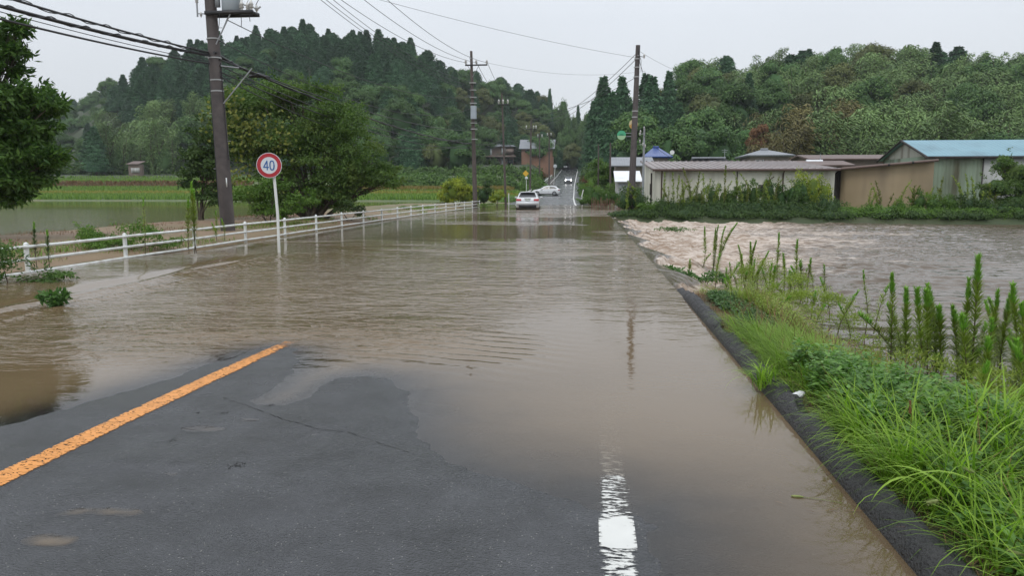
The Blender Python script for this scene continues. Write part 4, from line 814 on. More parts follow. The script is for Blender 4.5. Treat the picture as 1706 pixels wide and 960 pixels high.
b.add([(q[0]-5, 170, q[2]-1), (q[0]+3.6, 170, q[2]-1), (q[0]+2.4, 172, q[2]+2.6), (q[0]+.8, 172, q[2]+1.6), (q[0]-4, 173, q[2]+.3), (q[0]-5, 176, q[2]-1), (q[0]+3.6, 176, q[2]-1)], [[0, 1, 2, 3]]); b.add(np.array([(q[0]-5, 170, q[2]-1), (q[0]+.8, 172, q[2]+1.6), (q[0]-4, 173, q[2]+.3), (q[0]+2.4, 172, q[2]+2.6), (q[0]+3.6, 176, q[2]-1), (q[0]+3.6, 170, q[2]-1)]), [[0, 1, 2], [3, 5, 4]])
tag(b.build('tarpaulin', mat('grey_tarpaulin', (.30, .33, .36), .5), loc=tuple(q)), 'pale grey tarpaulin heap at the foot of the far left wood', 'tarpaulin')

# ================================================================ FENCE
fy = [12.4+2.87*i for i in range(-4, 18)]
def fx(y): return float(np.interp(y, [0, 30, 44, 61], [-10.0, -10.02, -9.9, -9.05]))
t = empty('guard_fence', (fx(12.4), 12.4, -.1)); off = (fx(12.4), 12.4, -.1); tag(t, 'white three rail pipe fence running along the flooded road on the left', 'fence')
for i, y in enumerate(fy):
    b = MB(); b.tube([(fx(y), y, -.4), (fx(y), y, .575)], .042, 10); b.tube([(fx(y), y, .575), (fx(y), y, .60)], [.042, .012], 10)
    for z in (.52, .29, .06): b.tube([(fx(y)+.0, y-.06, z), (fx(y), y+.06, z)], .036, 8)
    kid(b, 'post', M['white_metal'], t, off)
for z in (.52, .29, .06):
    b = MB(); b.tube([(fx(y)+.035, y, z+.004*math.sin(y*1.3)) for y in np.linspace(fy[0], fy[-1], 60)], .029, 8); kid(b, 'rail', M['white_metal'], t, off)

# ================================================================ 40 SIGN
sb = gp(465, 421); top = P(456, 290, 17.55); cen = P(449, 275.5, 17.5)
t = empty('speed_limit_sign', (sb[0], sb[1], 0)); off = (sb[0], sb[1], 0); tag(t, 'round red ringed 40 speed limit sign on a leaning white pole in the water', 'road sign')
b = MB(); hd = (cen-np.array([sb[0], sb[1], 0])); b.tube([(sb[0], sb[1], -.5), tuple(np.array([sb[0]+.03, sb[1], 0])+(top-np.array([sb[0], sb[1], 0]))*.5), tuple(top+[-.02, .02, .3])], .034, 12); kid(b, 'pole', M['white_metal'], t, off)
nrm = unit(np.array([.16, -1, .0])); U = unit(np.cross([0, 0, 1.], nrm)); 
M['sign_red'] = mat('sign_red', (.42, .022, .035), .35, col2=(.36, .02, .03), nscale=3); M['sign_white'] = mat('sign_white', (.62, .66, .70), .35); M['sign_blue'] = mat('sign_blue', (.015, .10, .33), .35)
c = cen+nrm*.04; rd = .30
b = MB(); b.cyl(c-nrm*.012, c, rd, n=48); kid(b, 'backing_plate', M['grey_metal'], t, off)
def annulus(b, c, r0, r1, z, m=0, n=48, a0=0, a1=6.2832):
    a = np.linspace(a0, a1, n+1); W_ = np.cross(nrm, U); Vo = [c+nrm*z+r*(math.cos(q)*U+math.sin(q)*W_) for q in a for r in (r0, r1)]
    b.add(Vo, [[2*i, 2*i+1, 2*i+3, 2*i+2] for i in range(n)], m)
b = MB(); b.disc(c+nrm*.002, nrm, rd-.002, 48); plate = kid(b, 'face', M['sign_white'], t, off)
b = MB(); annulus(b, c, rd*.66, rd*.955, .004); o = b.build('red_ring', M['sign_red'], loc=off); o.parent = plate; o.location = (0, 0, 0)
# digits drawn as strokes
W_ = np.array([0, 0, 1.])
def stroke(b, pts, wd):
    pts = np.array(pts, float)
    for i in range(len(pts)-1):
        d = pts[i+1]-pts[i]; d = d/np.linalg.norm(d); n_ = np.array([-d[1], d[0]])*wd/2; q = [pts[i]-n_-d*wd*.25, pts[i+1]-n_+d*wd*.25, pts[i+1]+n_+d*wd*.25, pts[i]+n_-d*wd*.25]
        b.add([c+nrm*(.006+.0003*i)+Ux*x+W_*z for x, z in q], [[0, 1, 2, 3]])
Ux = -U if U[0] < 0 else U
b = MB(); stroke(b, [(-.045, -.105), (-.045, .105), (-.128, -.045), (-.012, -.045)], .026)
a = np.linspace(0, 6.283, 25); stroke(b, [(.07+.048*math.copysign(abs(math.cos(q))**.75, math.cos(q)), .105*math.copysign(abs(math.sin(q))**.9, math.sin(q))) for q in a], .026)
o = b.build('numerals', M['sign_blue'], loc=off); o.parent = plate; o.location = (0, 0, 0)
b = MB(); b.box(c-nrm*.03, (.10, .03, .04)); b.box(c-nrm*.03+[0, 0, .12], (.10, .03, .04)); kid(b, 'clamp', M['grey_metal'], t, off)

# ================================================================ UTILITY POLES
M['pole'] = mat('dark_concrete_pole', (.062, .052, .052), .7, col2=(.10, .085, .08), nscale=3, dirt=((.03, .025, .022), 2, .7), bump=.3, bscale=25)
M['pole_far'] = mat('brown_pole', (.07, .055, .05), .75, col2=(.10, .08, .07), nscale=2)
M['porcelain'] = mat('white_porcelain', (.62, .62, .60), .25)
M['transformer'] = mat('transformer_grey', (.36, .41, .45), .4, dirt=((.2, .2, .2), 3, .5))
M['cable'] = mat('cable_rubber', (.018, .018, .02), .5)
M['band'] = mat('steel_band', (.35, .36, .36), .4)
def insulator(b, p, s=1.0, m=0):
    p = np.array(p, float); b.tube([p, p+[0, 0, .06*s], p+[0, 0, .07*s], p+[0, 0, .13*s], p+[0, 0, .14*s], p+[0, 0, .2*s], p+[0, 0, .24*s]], np.array([.03, .03, .065, .04, .06, .035, .02])*s, 8, m)
def insulator_kid(t, off, p, s=1.0): b = MB(); insulator(b, p, s); kid(b, 'insulator', M['porcelain'], t, off)
# near left pole
B = np.array([-12.0, 24., 0]); T_ = np.array([-12.05, 24., 11.6]); B[0] = P(379, 360, 24)[0]; T_[0] = B[0]-.30*11.6/7.5*.5-.1
def on_(z, d=(0, 0)): q = B+(T_-B)*z/11.6; return np.array([q[0]+d[0], q[1]+d[1], z])
t = empty('utility_pole', (B[0], B[1], .1)); off = (B[0], B[1], .1); tag(t, 'thick dark utility pole carrying a transformer beside the white fence', 'utility pole')
b = MB(); b.tube([on_(z) for z in (-.5, 3, 6, 9, 11.6)], [.235, .215, .19, .165, .14], 18); kid(b, 'pole_shaft', M['pole'], t, off)
for z in (6.35, 5.05, 4.7, 5.75, 3.2):
    b = MB(); b.tube([on_(z-.02), on_(z+.02)], .212, 18); kid(b, 'steel_band', M['band'], t, off)
b = MB(); a_ = on_(7.12); b.box(a_+[.70, -.22, 0], (1.6, .10, .11)); b.box(a_+[.70, .22, 0], (1.6, .10, .11)); b.box(a_+[1.45, 0, 0], (.08, .5, .08)); cr = kid(b, 'crossarm', M['black_metal'], t, off)
b = MB(); b.tube([on_(6.15, (.18, -.2)), a_+[.78, -.24, 0]], .02, 6); b.tube([on_(6.6, (.2, .2)), a_+[.48, .2, 0]], .02, 6); kid(b, 'brace', M['grey_metal'], t, off)
b = MB(); q = a_+[.68, 0, .06]; b.tube([q, q+[0, 0, .04], q+[0, 0, .95], q+[0, 0, 1.0]], [.25, .29, .29, .24], 24); b.box(q+[0, 0, 1.02], (.3, .3, .06))
tr = kid(b, 'transformer', M['transformer'], t, off)
for k in range(6):
    b = MB(); 
b = MB(); b.box(a_+[.28, -.1, .45], (.12, .12, .5)); b.box(a_+[.28, .1, .75], (.1, .1, .2)); kid(b, 'bracket', M['grey_metal'], t, off)
for x, y, s in ((1.12, -.2, 1.3), (1.2, .1, 1.2), (1.32, -.22, 1.0), (1.44, -.2, 1.3), (1.48, .1, 1.0)): insulator_kid(t, off, a_+[x, y, .05], s)
b = MB(); 
for x, dz in ((1.10, .32), (1.42, .22)): b.tube([a_+[x, -.2, dz], a_+[x+.12, -.2, dz-.1], a_+[x+.24, -.2, dz-.12], a_+[x+.33, -.2, dz-.06]], .028, 6)
kid(b, 'cutout_switch', M['band'], t, off)
b = MB(); b.tube([a_+[-.1, -.1, 0], a_+[-.42, -.1, .02]], .02, 6); b.tube([a_+[-.42, -.1, -.08], a_+[-.42, -.1, .35]], .03, 6); kid(b, 'bracket', M['grey_metal'], t, off); insulator_kid(t, off, a_+[-.42, -.1, .3], .9); insulator_kid(t, off, a_+[-.30, -.1, -.1], .7)
for pts in ([(.42, -.3, -.05), (.40, -.3, -.35), (.36, -.3, -.55)], [(1.1, -.25, 0), (1.12, -.25, -.3), (1.1, -.25, -.45)], [(1.38, -.25, 0), (1.4, -.25, -.3)], [(.7, -.2, 1.0), (.95, -.2, 1.15), (1.15, -.2, .35)], [(1.5, 0, .25), (1.62, 0, .45), (1.75, 0, 2.9)], [(1.2, 0, .3), (1.3, 0, .5), (1.2, 0, 2.9)]):
    b = MB(); b.tube([a_+np.array(p) for p in pts], .011, 5); kid(b, 'lead_wire', M['cable'], t, off)
a2 = on_(10.9); b = MB(); b.box(a2+[.9, -.2, 0], (2.8, .1, .1)); kid(b, 'crossarm', M['black_metal'], t, off)
for x in (-.3, .9, 2.1): insulator_kid(t, off, a2+[x, -.2, .05], 1.2)
b = MB(); b.tube([on_(4.3, (.2, -.05)), on_(5.45, (1.15, .2))], .022, 6); b.tube([on_(5.5, (.2, -.05)), on_(5.45, (.75, .1))], .022, 6); kid(b, 'brace', M['grey_metal'], t, off)
b = MB(); b.box(on_(1.75, (.17, -.19)), (.035, .02, .30)); kid(b, 'number_plate', M['white_metal'], t, off)
b = MB(); b.tube([on_(5.6, (.21, -.05)), on_(2.5, (.235, -.05))], .014, 5); b.tube([on_(5.6, (-.15, -.16)), on_(1.0, (-.17, -.18))], .010, 5); kid(b, 'cable_duct', M['cable'], t, off)
for z in np.arange(2.2, 10.5, .9):
    b = MB(); s_ = 1 if int(z*10) % 2 else -1; b.tube([on_(z, (s_*.17, 0)), on_(z, (s_*.33, 0))], .010, 5); kid(b, 'step_bolt', M['band'], t, off)
LP = {'hv': [tuple(a2+[x, -.2, .3]) for x in (-.3, .9, 2.1)], 'lv': tuple(on_(5.75, (.22, -.1))), 'arm': [tuple(a_+[x, -.2, .35]) for x in (1.28, 1.62, 1.82)]}
# middle pole with crossarm
def far_pole(u, v0, v1, Y, r0, r1, label, arms=(), box=None, lean=None, group=None, name='utility_pole', matn='pole_far'):
    p = P(u, v0, Y); q = P(lean if lean else u, v1, Y); g = max(gzf(p[0], p[1]), -.3)-.3; bx = p[0]; t = empty(name, (bx, Y, g)); off = (bx, Y, g); tag(t, label, 'utility pole', group)
    b = MB(); b.tube([(bx, Y, g), ((bx+q[0])/2, Y, (g+q[2])/2), (q[0], Y, q[2])], [r0, (r0+r1)/2, r1], 12); kid(b, 'pole_shaft', M[matn], t, off)
    for (v, ua, ub, ins) in arms:
        a = P(ua, v, Y-.2); c_ = P(ub, v, Y-.2); b = MB(); b.box((a+c_)/2, (abs(c_[0]-a[0]), .09, .10)); kid(b, 'crossarm', M['black_metal'], t, off)
        for ui in ins: insulator_kid(t, off, P(ui, v, Y-.2)+[0, 0, .05], 1.6 if Y < 80 else 2.2)
    if box:
        a = P(box[0], box[1], Y-.32); b = MB(); b.cyl(a-[0, 0, box[2]/2], a+[0, 0, box[2]/2], box[3], n=14); kid(b, 'transformer', M['transformer'], t, off)
    return t, off
mp_, mo = far_pole(792, 345, 85, 60, .20, .10, 'brown utility pole with a crossarm beside the yellow green bush', arms=((108, 775, 812, (776, 793.5, 811)),), box=(789, 187, 1.0, .24), lean=785)
b = MB(); b.tube([P(787, 128, 59.9), P(798, 109, 59.8)], .02, 5); kid(b, 'brace', M['grey_metal'], mp_, mo)
b = MB(); b.tube([P(784.5, 84, 60), P(784.8, 98, 60)], [.03, .12], 8); kid(b, 'cap', M['grey_metal'], mp_, mo)
for v in (138, 150, 162, 172, 205, 215, 232): b = MB(); q = P(786+(v-85)*.028, v, 59.9); b.box(q, (.5, .3, .07)); kid(b, 'steel_band', M['band'], mp_, mo)
far_pole(843, 345, 155, 66, .11, .065, 'thin brown utility pole beside the flooded far lane', arms=((174, 829, 847, (831, 838, 846)),), lean=836)
far_pole(883, 300, 200, 120, .17, .11, 'thin utility pole before the orange walled house, leftmost of three', arms=((215, 876, 894, (877, 889, 893)),), lean=885)
far_pole(899, 305, 222, 135, .16, .10, 'thin utility pole before the orange walled house, middle of three', arms=((229, 895, 904, (896, 903)),))
far_pole(915, 290, 220, 150, .16, .10, 'thin utility pole at the right corner of the orange walled house', arms=((226, 911, 919, (912, 918)),))
far_pole(1017, 312, 238, 72, .10, .07, 'thin brown pole standing in front of the round green tree right of the road')
far_pole(997, 310, 240, 85, .08, .06, 'very thin dark pole in front of the round green tree right of the road')
rp_, ro = far_pole(1051, 345, 75, 48, .23, .135, 'tall dark utility pole at the right bank with two round signs', lean=1063, arms=(), matn='pole')
for v in (98, 112, 128, 185, 195): b = MB(); q = P(1062.5-(v-75)*.042, v, 48); b.tube([q-[0, 0, .03], q+[0, 0, .03]], .185, 14); kid(b, 'steel_band', M['band'], rp_, ro)
b = MB(); b.tube([P(1062, 92, 47.8), P(1073, 95, 47.8)], .025, 5); kid(b, 'bracket', M['grey_metal'], rp_, ro); insulator_kid(rp_, ro, P(1073, 97, 47.8), 1.2)
for pts in ([(1063, 84), (1068, 100), (1068, 118)], [(1064, 80), (1066, 104), (1071, 120)]):
    b = MB(); b.tube([P(a, v, 47.7) for a, v in pts], .014, 4); kid(b, 'lead_wire', M['cable'], rp_, ro)
M['ad_green'] = mat('green_sign', (.06, .36, .19), .4); M['ad_pale'] = mat('pale_green_sign', (.30, .48, .28), .4); M['ad_dark'] = mat('deep_green_sign', (.02, .20, .11), .4); M['ad_orange'] = mat('orange_sign', (.62, .36, .10), .4); M['ad_cream'] = mat('cream_sign', (.66, .56, .34), .4)
def round_sign(u, v, Y, r, mats_, label, arm_to):
    q = P(u, v, Y); t = empty('round_sign', tuple(q)); off = tuple(q); tag(t, label, 'sign'); n_ = np.array([.05, -1, 0]); n_ = unit(n_)
    b = MB(); b.cyl(q+[0, .05, 0], q, r, n=32); kid(b, 'sign_disc', M[mats_[0]], t, off)
    b = MB(); a = np.linspace(math.pi, 2*math.pi, 17); V = [q+[r*.96*math.cos(x)*1, -.012, r*.96*math.sin(x)-.05] for x in a]; V = [p if p[2] < q[2]-.05 else np.array([p[0], p[1], q[2]-.05]) for p in V]; b.add(V, [list(range(len(V)))]); kid(b, 'lower_half', M[mats_[1]], t, off)
    b = MB(); aa = np.linspace(.25, math.pi-.25, 9); V = [q+[r*.62*math.cos(x), -.018, r*.42*math.sin(x)-.06] for x in aa]; b.add(V, [list(range(len(V)))]); kid(b, 'emblem', M[mats_[2]], t, off)
    e_ = P(arm_to[0], arm_to[1], 48.0); b = MB(); b.tube([q+[0, .06, .1], e_+[0, 0, .1]], .02, 5); b.tube([q+[0, .06, -.1], e_+[0, 0, -.1]], .02, 5); kid(b, 'bracket', M['grey_metal'], t, off)
round_sign(1035.5, 224.5, 47.9, .27, ('ad_green', 'ad_pale', 'ad_dark'), 'round green sign with a darker arch held out left of the pole', (1054, 224.5))
round_sign(1055.5, 206.5, 48.45, .28, ('ad_cream', 'ad_orange', 'ad_orange'), 'round orange and cream sign behind the shaft of the right pole', (1057, 206.5))
tp, to_ = far_pole(1070.5, 345, 214, 50.0, .085, .06, 'thin metal service pole right beside the tall right utility pole', lean=1073.5, matn='grey_metal')
for v, du in ((216, 0), (222, -6), (226, -7), (238, -7), (243, -2), (246, 2)): insulator_kid(tp, to_, P(1073+du, v, 49.8), .9)
b = MB(); b.tube([P(1066, 224, 49.8), P(1074, 222, 49.8)], .02, 4); b.tube([P(1065, 241, 49.8), P(1074, 240, 49.8)], .02, 4); kid(b, 'bracket', M['grey_metal'], tp, to_)

# ---- wires
def wire(a, c_, sag, r, label, group=None, n_=40, name='power_cable', twist=0):
    a = np.array(a, float); c_ = np.array(c_, float); s = np.linspace(0, 1, n_); p = a+(c_-a)*s[:, None]; p[:, 2] -= 4*sag*s*(1-s)
    b = MB(); pc = p-a; b.tube(pc, r, 6)
    if twist:
        k = np.linspace(0, 1, n_*5); q = np.stack([np.interp(k, s, pc[:, j]) for j in range(3)], 1); q = q+np.stack([.0*k, np.cos(k*twist)*0, np.sin(k*twist)*.05+rng.normal(0, .006, len(k))], 1); q[:, 0] += np.cos(k*twist)*.05; b.tube(q, r*.45, 5)
    o = b.build(name, M['cable'], smooth=True); o.location = tuple(a); tag(o, label, 'cable', group); return o
pl = LP['lv']
wire((-12.9, -9, 7.1), on_(5.9, (-.1, -.2)), .80, .028, 'uppermost thick black cable from the near pole to the upper left corner', twist=150)
wire((-12.7, -9, 6.6), on_(5.82, (-.1, -.2)), .85, .034, 'middle thick black cable from the near pole to the left edge', twist=170)
wire((-12.6, -9, 6.2), on_(5.55, (-.1, -.2)), .82, .026, 'lowest thick black cable from the near pole to the left edge')
wire((-12.6, -9, 6.45), on_(5.62, (-.1, -.2)), .78, .010, 'thin wire just above the lowest thick cable left of the near pole')
wire((-12.8, -9, 6.9), on_(5.78, (-.1, -.2)), .95, .012, 'thin wire between the thick cables left of the near pole')
mid = P(430, 125, 27)
wire(on_(5.9, (.1, -.2)), mid, .06, .045, 'thick bent cable bundle leaving the near pole to the right', twist=20)
b = MB(); b.tube([mid-[.35, 0, .04], mid+[.0, 0, 0], mid+[.35, .2, -.05]], [.04, .09, .04], 8); tag(b.build('cable_joint', M['cable'], loc=tuple(mid)), 'bulky black cable joint hanging right of the near pole', 'cable joint')
mA = P(786, 240, 60); mB = P(786, 246, 60); mC = P(787, 228, 60)
wire(mid, mA, .42, .034, 'thick cable from the joint to the middle pole, upper one', twist=60)
wire(on_(5.3, (.2, -.1)), mB, .75, .02, 'thinner cable sagging lowest towards the middle pole')
wire(on_(5.5, (.2, -.1)), mC+[0, 0, -.15], .9, .018, 'thin cable just under the thick one towards the middle pole')
wire(on_(6.3, (.2, -.1)), P(787, 180, 60), 1.3, .014, 'upper thin wire between near and middle pole')
wire(on_(6.9, (.6, -.1)), P(787, 160, 60), .9, .014, 'topmost thin wire between near and middle pole over the hill')
for i, (pt, u) in enumerate(zip(LP['hv'], (776, 793.5, 811))):
    wire(pt, P(u, 104, 59.8), 1.05, .014, 'high bare power line from the top edge to the middle pole, '+('left one', 'middle one', 'right one')[i])
for i, (sx, z, v) in enumerate(((1.3, 10.0, 150), (1.6, 9.9, 143), (2.0, 9.8, 137))):
    wire(on_(z, (sx-.6, .1)), P(787, v, 59.9), .9, .012, 'slim power line crossing the hill to the middle pole, '+('lowest', 'second', 'highest')[i]+' of three')
for i, (a, c_, s_) in enumerate((((812, 104, 59.8), (846, 170, 66), .2), ((794, 104, 59.8), (838, 170, 66), .3), ((776, 104, 59.8), (831, 170, 66), .35))):
    wire(P(*a), P(*c_), s_, .016, 'short power line dropping from the middle pole crossarm to the thin pole, '+('right', 'middle', 'left')[i]+' one')
for i, (a, c_, s_) in enumerate((((788, 240, 60), (841, 232, 66), .2), ((788, 246, 60), (841, 240, 66), .25), ((841, 232, 66), (885, 238, 120), 1.2), ((838, 172, 66), (885, 212, 120), 1.0), ((885, 212, 120), (899, 228, 135), .3), ((899, 228, 135), (915, 226, 150), .3))):
    wire(P(*a), P(*c_), s_, .022, 'distant cable '+('between the middle pole and the thin pole, upper', 'between the middle pole and the thin pole, lower', 'from the thin pole low towards the orange walled house', 'from the thin pole top towards the orange walled house', 'between the leftmost and middle poles at the orange walled house', 'between the middle and right poles at the orange walled house')[i])
for i, (v0, e_) in enumerate(((86, (886, 197, 120)), (95, (886, 204, 120)))):
    wire(P(1063, v0, 47.8), P(*e_), 1.6, .018, 'power line from the right pole down left over the gap, '+('upper', 'lower')[i]+' one')
wire(on_(5.15, (.2, -.1)), P(787, 236, 60), 1.35, .016, 'lowest slack thin cable between the near and middle poles')
wire(on_(5.7, (.2, -.1)), P(787, 218, 60), .55, .022, 'taut cable just above the thick one towards the middle pole')
wire(P(787, 183, 60), P(1060, 128, 48), 1.3, .014, 'thin wire crossing the road between the middle and right poles')
wire(P(600, -10, 34), P(1062, 96, 48), .2, .008, 'faint wire crossing the sky from the top edge to the right pole')
wire(P(1064, 84, 48), P(1200, 128, 75), .6, .008, 'faint wire from the right pole to behind the shed')
wire(P(811, 104, 60), P(1075, 118, 70), .6, .008, 'faint wire crossing the sky right of the middle pole')
wire(P(1073, 226, 49.8), (6.0, 54, 3.5), .2, .012, 'service wire from the thin metal pole to the shed')

# ================================================================ CARS
def carpaint(name, col):
    m, t, n, l = newmat(name); o = n('ShaderNodeOutputMaterial'); p = n('ShaderNodeBsdfPrincipled'); l(p.outputs[0], o.inputs[0])
    p.inputs['Base Color'].default_value = c4(col); p.inputs['Roughness'].default_value = .28; p.inputs['Coat Weight'].default_value = .6; p.inputs['Coat Roughness'].default_value = .05; return m
M['car_white'] = carpaint('white_car_paint', (.66, .68, .70)); M['car_silver'] = carpaint('pale_car_paint', (.62, .65, .70)); M['car_black'] = mat('black_plastic', (.014, .014, .015), .5)
M['car_glass'] = mat('car_glass', (.015, .018, .022), .06, .8); M['tail'] = mat('tail_lamp_red', (.36, .015, .02), .2); M['tyre'] = mat('tyre_rubber', (.02, .02, .02), .8); M['rim'] = mat('alloy_rim', (.30, .31, .33), .35, metal=.7)
M['lamp_on'] = mat('headlight_glow', (1, .98, .92), .3, emit=7); M['plate'] = mat('number_plate_white', (.62, .66, .62), .5); M['clear_lamp'] = mat('lamp_lens', (.45, .47, .5), .1)
def car(name, label, loc, rz, prof, W, paintm, lights=False, z0=0, wheels=None, WR=.32, rear=None):
    """prof: stations front to rear (x, z_bottom, z_belt, z_roof, half-width belt, half-width roof)"""
    t = empty(name, loc, rz); tag(t, label, 'car')
    xs_ = [p[0] for p in prof]; X = np.linspace(xs_[0], xs_[-1], 60); f = [np.interp(X, xs_[::-1] if xs_[0] > xs_[-1] else xs_, [p[k] for p in prof][::-1] if xs_[0] > xs_[-1] else [p[k] for p in prof]) for k in range(1, 6)]
    zb, zbelt, zr, hb, hr = f; ring = []
    for i in range(len(X)):
        cab = zr[i]-zbelt[i] > .06
        half = [(0, zb[i]), (hb[i]*.86, zb[i]), (hb[i]*.97, zb[i]+.07), (hb[i], zb[i]+.18), (hb[i]*1.0, (zb[i]+zbelt[i])/2+.05), (hb[i]*.985, zbelt[i]-.08), (hb[i]*.95, zbelt[i])]
        half += [(hr[i]+(hb[i]*.95-hr[i])*.35, zbelt[i]+(zr[i]-zbelt[i])*.62), (hr[i], zbelt[i]+(zr[i]-zbelt[i])*.86), (hr[i]*.82, zbelt[i]+(zr[i]-zbelt[i])*.97), (hr[i]*.4, zr[i]), (0, zr[i]+.005)]
        ring.append([(X[i], y, z) for y, z in half]+[(X[i], -y, z) for y, z in half[-2:0:-1]])
    n_ = len(ring[0]); V = np.array(ring).reshape(-1, 3); F = [[i*n_+j, i*n_+(j+1) % n_, (i+1)*n_+(j+1) % n_, (i+1)*n_+j] for i in range(len(X)-1) for j in range(n_)]
    b = MB(); b.add(V, F); b.add(ring[0], [list(range(n_))]); b.add(ring[-1], [list(range(n_))[::-1]]); body = b.build('body', paintm, parent=t, smooth=True)
    md = body.modifiers.new('edge', 'EDGE_SPLIT'); md.split_angle = R(50)
    ip = lambda x, k: float(np.interp(x, X if X[0] < X[-1] else X[::-1], f[k] if X[0] < X[-1] else f[k][::-1]))
    def side_pt(x, fr, s, o=.012):
        z = ip(x, 1)+(ip(x, 2)-ip(x, 1))*fr; y = ip(x, 3)*.95+(ip(x, 4)-ip(x, 3)*.95)*min(1, fr/.86); return (x, s*(y+o), z)
    return t, ip, side_pt
def wheel(t, x, y, r, s):
    b = MB(); b.cyl((x, y-s*.10, r), (x, y+s*.012, r), r+.05, n=24); b.build('wheel_arch', M['car_black'], parent=t)
    b = MB(); b.cyl((x, y-s*.15, r), (x, y+s*.03, r), r, n=24); w_ = b.build('wheel', M['tyre'], parent=t)
    b = MB(); b.cyl((x, y+s*.028, r), (x, y+s*.040, r), r*.64, n=20)
    for k in range(5):
        a = k*1.2566; b.box((x+math.cos(a)*r*.38, y+s*.045, r+math.sin(a)*r*.38), (.05, .02, .05))
    o = b.build('rim', M['rim'], parent=w_)
def quadkid(t, pts, name, m, th=None):
    b = MB(); b.add(pts, [list(range(len(pts)))]); return b.build(name, m, parent=t)
HB = [(2.18, .30, .62, .64, .60, .45), (2.12, .22, .70, .74, .78, .6), (1.9, .18, .78, .84, .86, .70), (1.25, .17, .88, .96, .885, .72), (.95, .17, .91, 1.02, .89, .68), (.35, .17, .93, 1.38, .89, .60), (.05, .17, .94, 1.46, .89, .58), (-.5, .17, .95, 1.485, .89, .585), (-1.2, .17, .97, 1.45, .885, .58), (-1.55, .18, .98, 1.36, .88, .57), (-1.95, .22, .98, 1.08, .86, .60), (-2.10, .28, .92, .97, .82, .62), (-2.16, .36, .80, .82, .76, .60)]
WG = [(2.25, .30, .60, .62, .60, .45), (2.18, .22, .70, .74, .80, .6), (1.95, .18, .78, .86, .87, .72), (1.2, .17, .90, .98, .89, .74), (.9, .17, .92, 1.03, .895, .70), (.25, .17, .95, 1.40, .895, .62), (-.1, .17, .96, 1.48, .895, .61), (-1.2, .17, .98, 1.49, .89, .61), (-1.75, .18, .99, 1.44, .885, .60), (-1.98, .22, .99, 1.20, .875, .63), (-2.10, .24, .99, 1.04, .87, .66), (-2.2, .26, .92, .97, .85, .68), (-2.25, .34, .80, .82, .80, .66)]
# rear seen car in the flood: heading away, bottom just in the water
t, ip, sp_ = car('car', 'white estate car seen from behind standing in the floodwater on the left lane', (float(P(877, 346, 57)[0]), 56.6+2.2, -.16), math.pi/2+R(3), WG, 1.79, M['car_white'])
quadkid(t, [(-1.775, -.53, 1.40), (-1.775, .53, 1.40), (-2.085, .66, 1.075), (-2.085, -.66, 1.075)], 'rear_window', M['car_glass']).location = (-.022, 0, .012)
b = MB(); b.add([(-2.205, -.86, .95), (-2.205, -.47, .93), (-2.262, -.47, .80), (-2.25, -.84, .78)], [[0, 1, 2, 3]]); o = b.build('tail_light', M['tail'], parent=t); o.location = (-.03, 0, 0)
b = MB(); b.add([(-2.205, .86, .95), (-2.205, .47, .93), (-2.262, .47, .80), (-2.25, .84, .78)], [[0, 1, 2, 3]]); o = b.build('tail_light', M['tail'], parent=t); o.location = (-.03, 0, 0)
b = MB(); b.box((-2.255, 0, .86), (.03, .34, .17)); b.build('number_plate', M['plate'], parent=t)
b = MB(); b.box((-2.27, 0, .60), (.12, 1.66, .26)); b.build('bumper', M['car_white'], parent=t)
b = MB(); b.box((-2.30, 0, .38), (.10, 1.3, .20)); b.build('under_bumper', M['car_black'], parent=t)
b = MB(); b.box((-2.26, 0, .955), (.05, .5, .03)); b.build('trim', M['car_black'], parent=t)
b = MB(); b.box((-1.86, 0, 1.475), (.28, 1.06, .03)); b.build('spoiler', M['car_white'], parent=t)
for s in (-1, 1):
    wheel(t, -1.35, s*.862, .32, s); wheel(t, 1.4, s*.862, .32, s); b = MB(); b.box((.75, s*.99, 1.02), (.14, .18, .12)); b.build('mirror', M['car_white'], parent=t)
    quadkid(t, [sp_(x, fr, s, .036) for x, fr in ((.7, .05), (.1, .82), (-1.0, .82), (-1.65, .75), (-1.9, .08))], 'side_window', M['car_glass'])
    b = MB(); b.tube([(.0, s*.60, 1.50), (-1.6, s*.59, 1.50)], .018, 5); b.build('roof_rail', M['car_black'], parent=t)
# hatchback crossing, seen from its left side
q = P(911, 326, 116); t, ip, sp_ = car('car', 'white hatchback turning across the road with its side towards us', (float(q[0]), 116, float(road_z(116))+.0), math.pi-R(6), HB, 1.78, M['car_white'])
for s in (-1, 1):
    wheel(t, 1.32, s*.862, .33, s); wheel(t, -1.30, s*.862, .33, s)
    quadkid(t, [sp_(x, fr, s, .036) for x, fr in ((.72, .10), (.15, .80), (-.42, .86), (-.42, .10))], 'side_window', M['car_glass'])
    quadkid(t, [sp_(x, fr, s, .036) for x, fr in ((-.50, .10), (-.50, .86), (-1.2, .80), (-1.62, .42), (-1.55, .12))], 'side_window', M['car_glass'])
    b = MB(); b.box((.70, s*.98, .98), (.18, .16, .12)); b.build('mirror', M['car_white'], parent=t)
    b = MB(); b.add([(2.13, s*.40, .70), (2.13, s*.40, .60), (2.02, s*.835, .60), (1.80, s*.875, .74)], [[0, 1, 2, 3]]); b.build('headlight', M['clear_lamp'], parent=t)
    b = MB(); b.box((-2.0, s*.84, .84), (.20, .08, .15)); b.build('tail_light', M['tail'], parent=t)
    for x in (.62, -.46, -1.35):
        b = MB(); b.tube([sp_(x, .0, s, .012), (x, s*(ip(x, 3)+.004), ip(x, 1)-.35), (x+.03, s*(ip(x, 3)*.99+.004), .32)], .008, 4); b.build('door_gap', M['car_black'], parent=t)
    b = MB(); b.box((.0, s*.875, .22), (2.0, .06, .10)); b.build('sill', M['car_black'], parent=t)
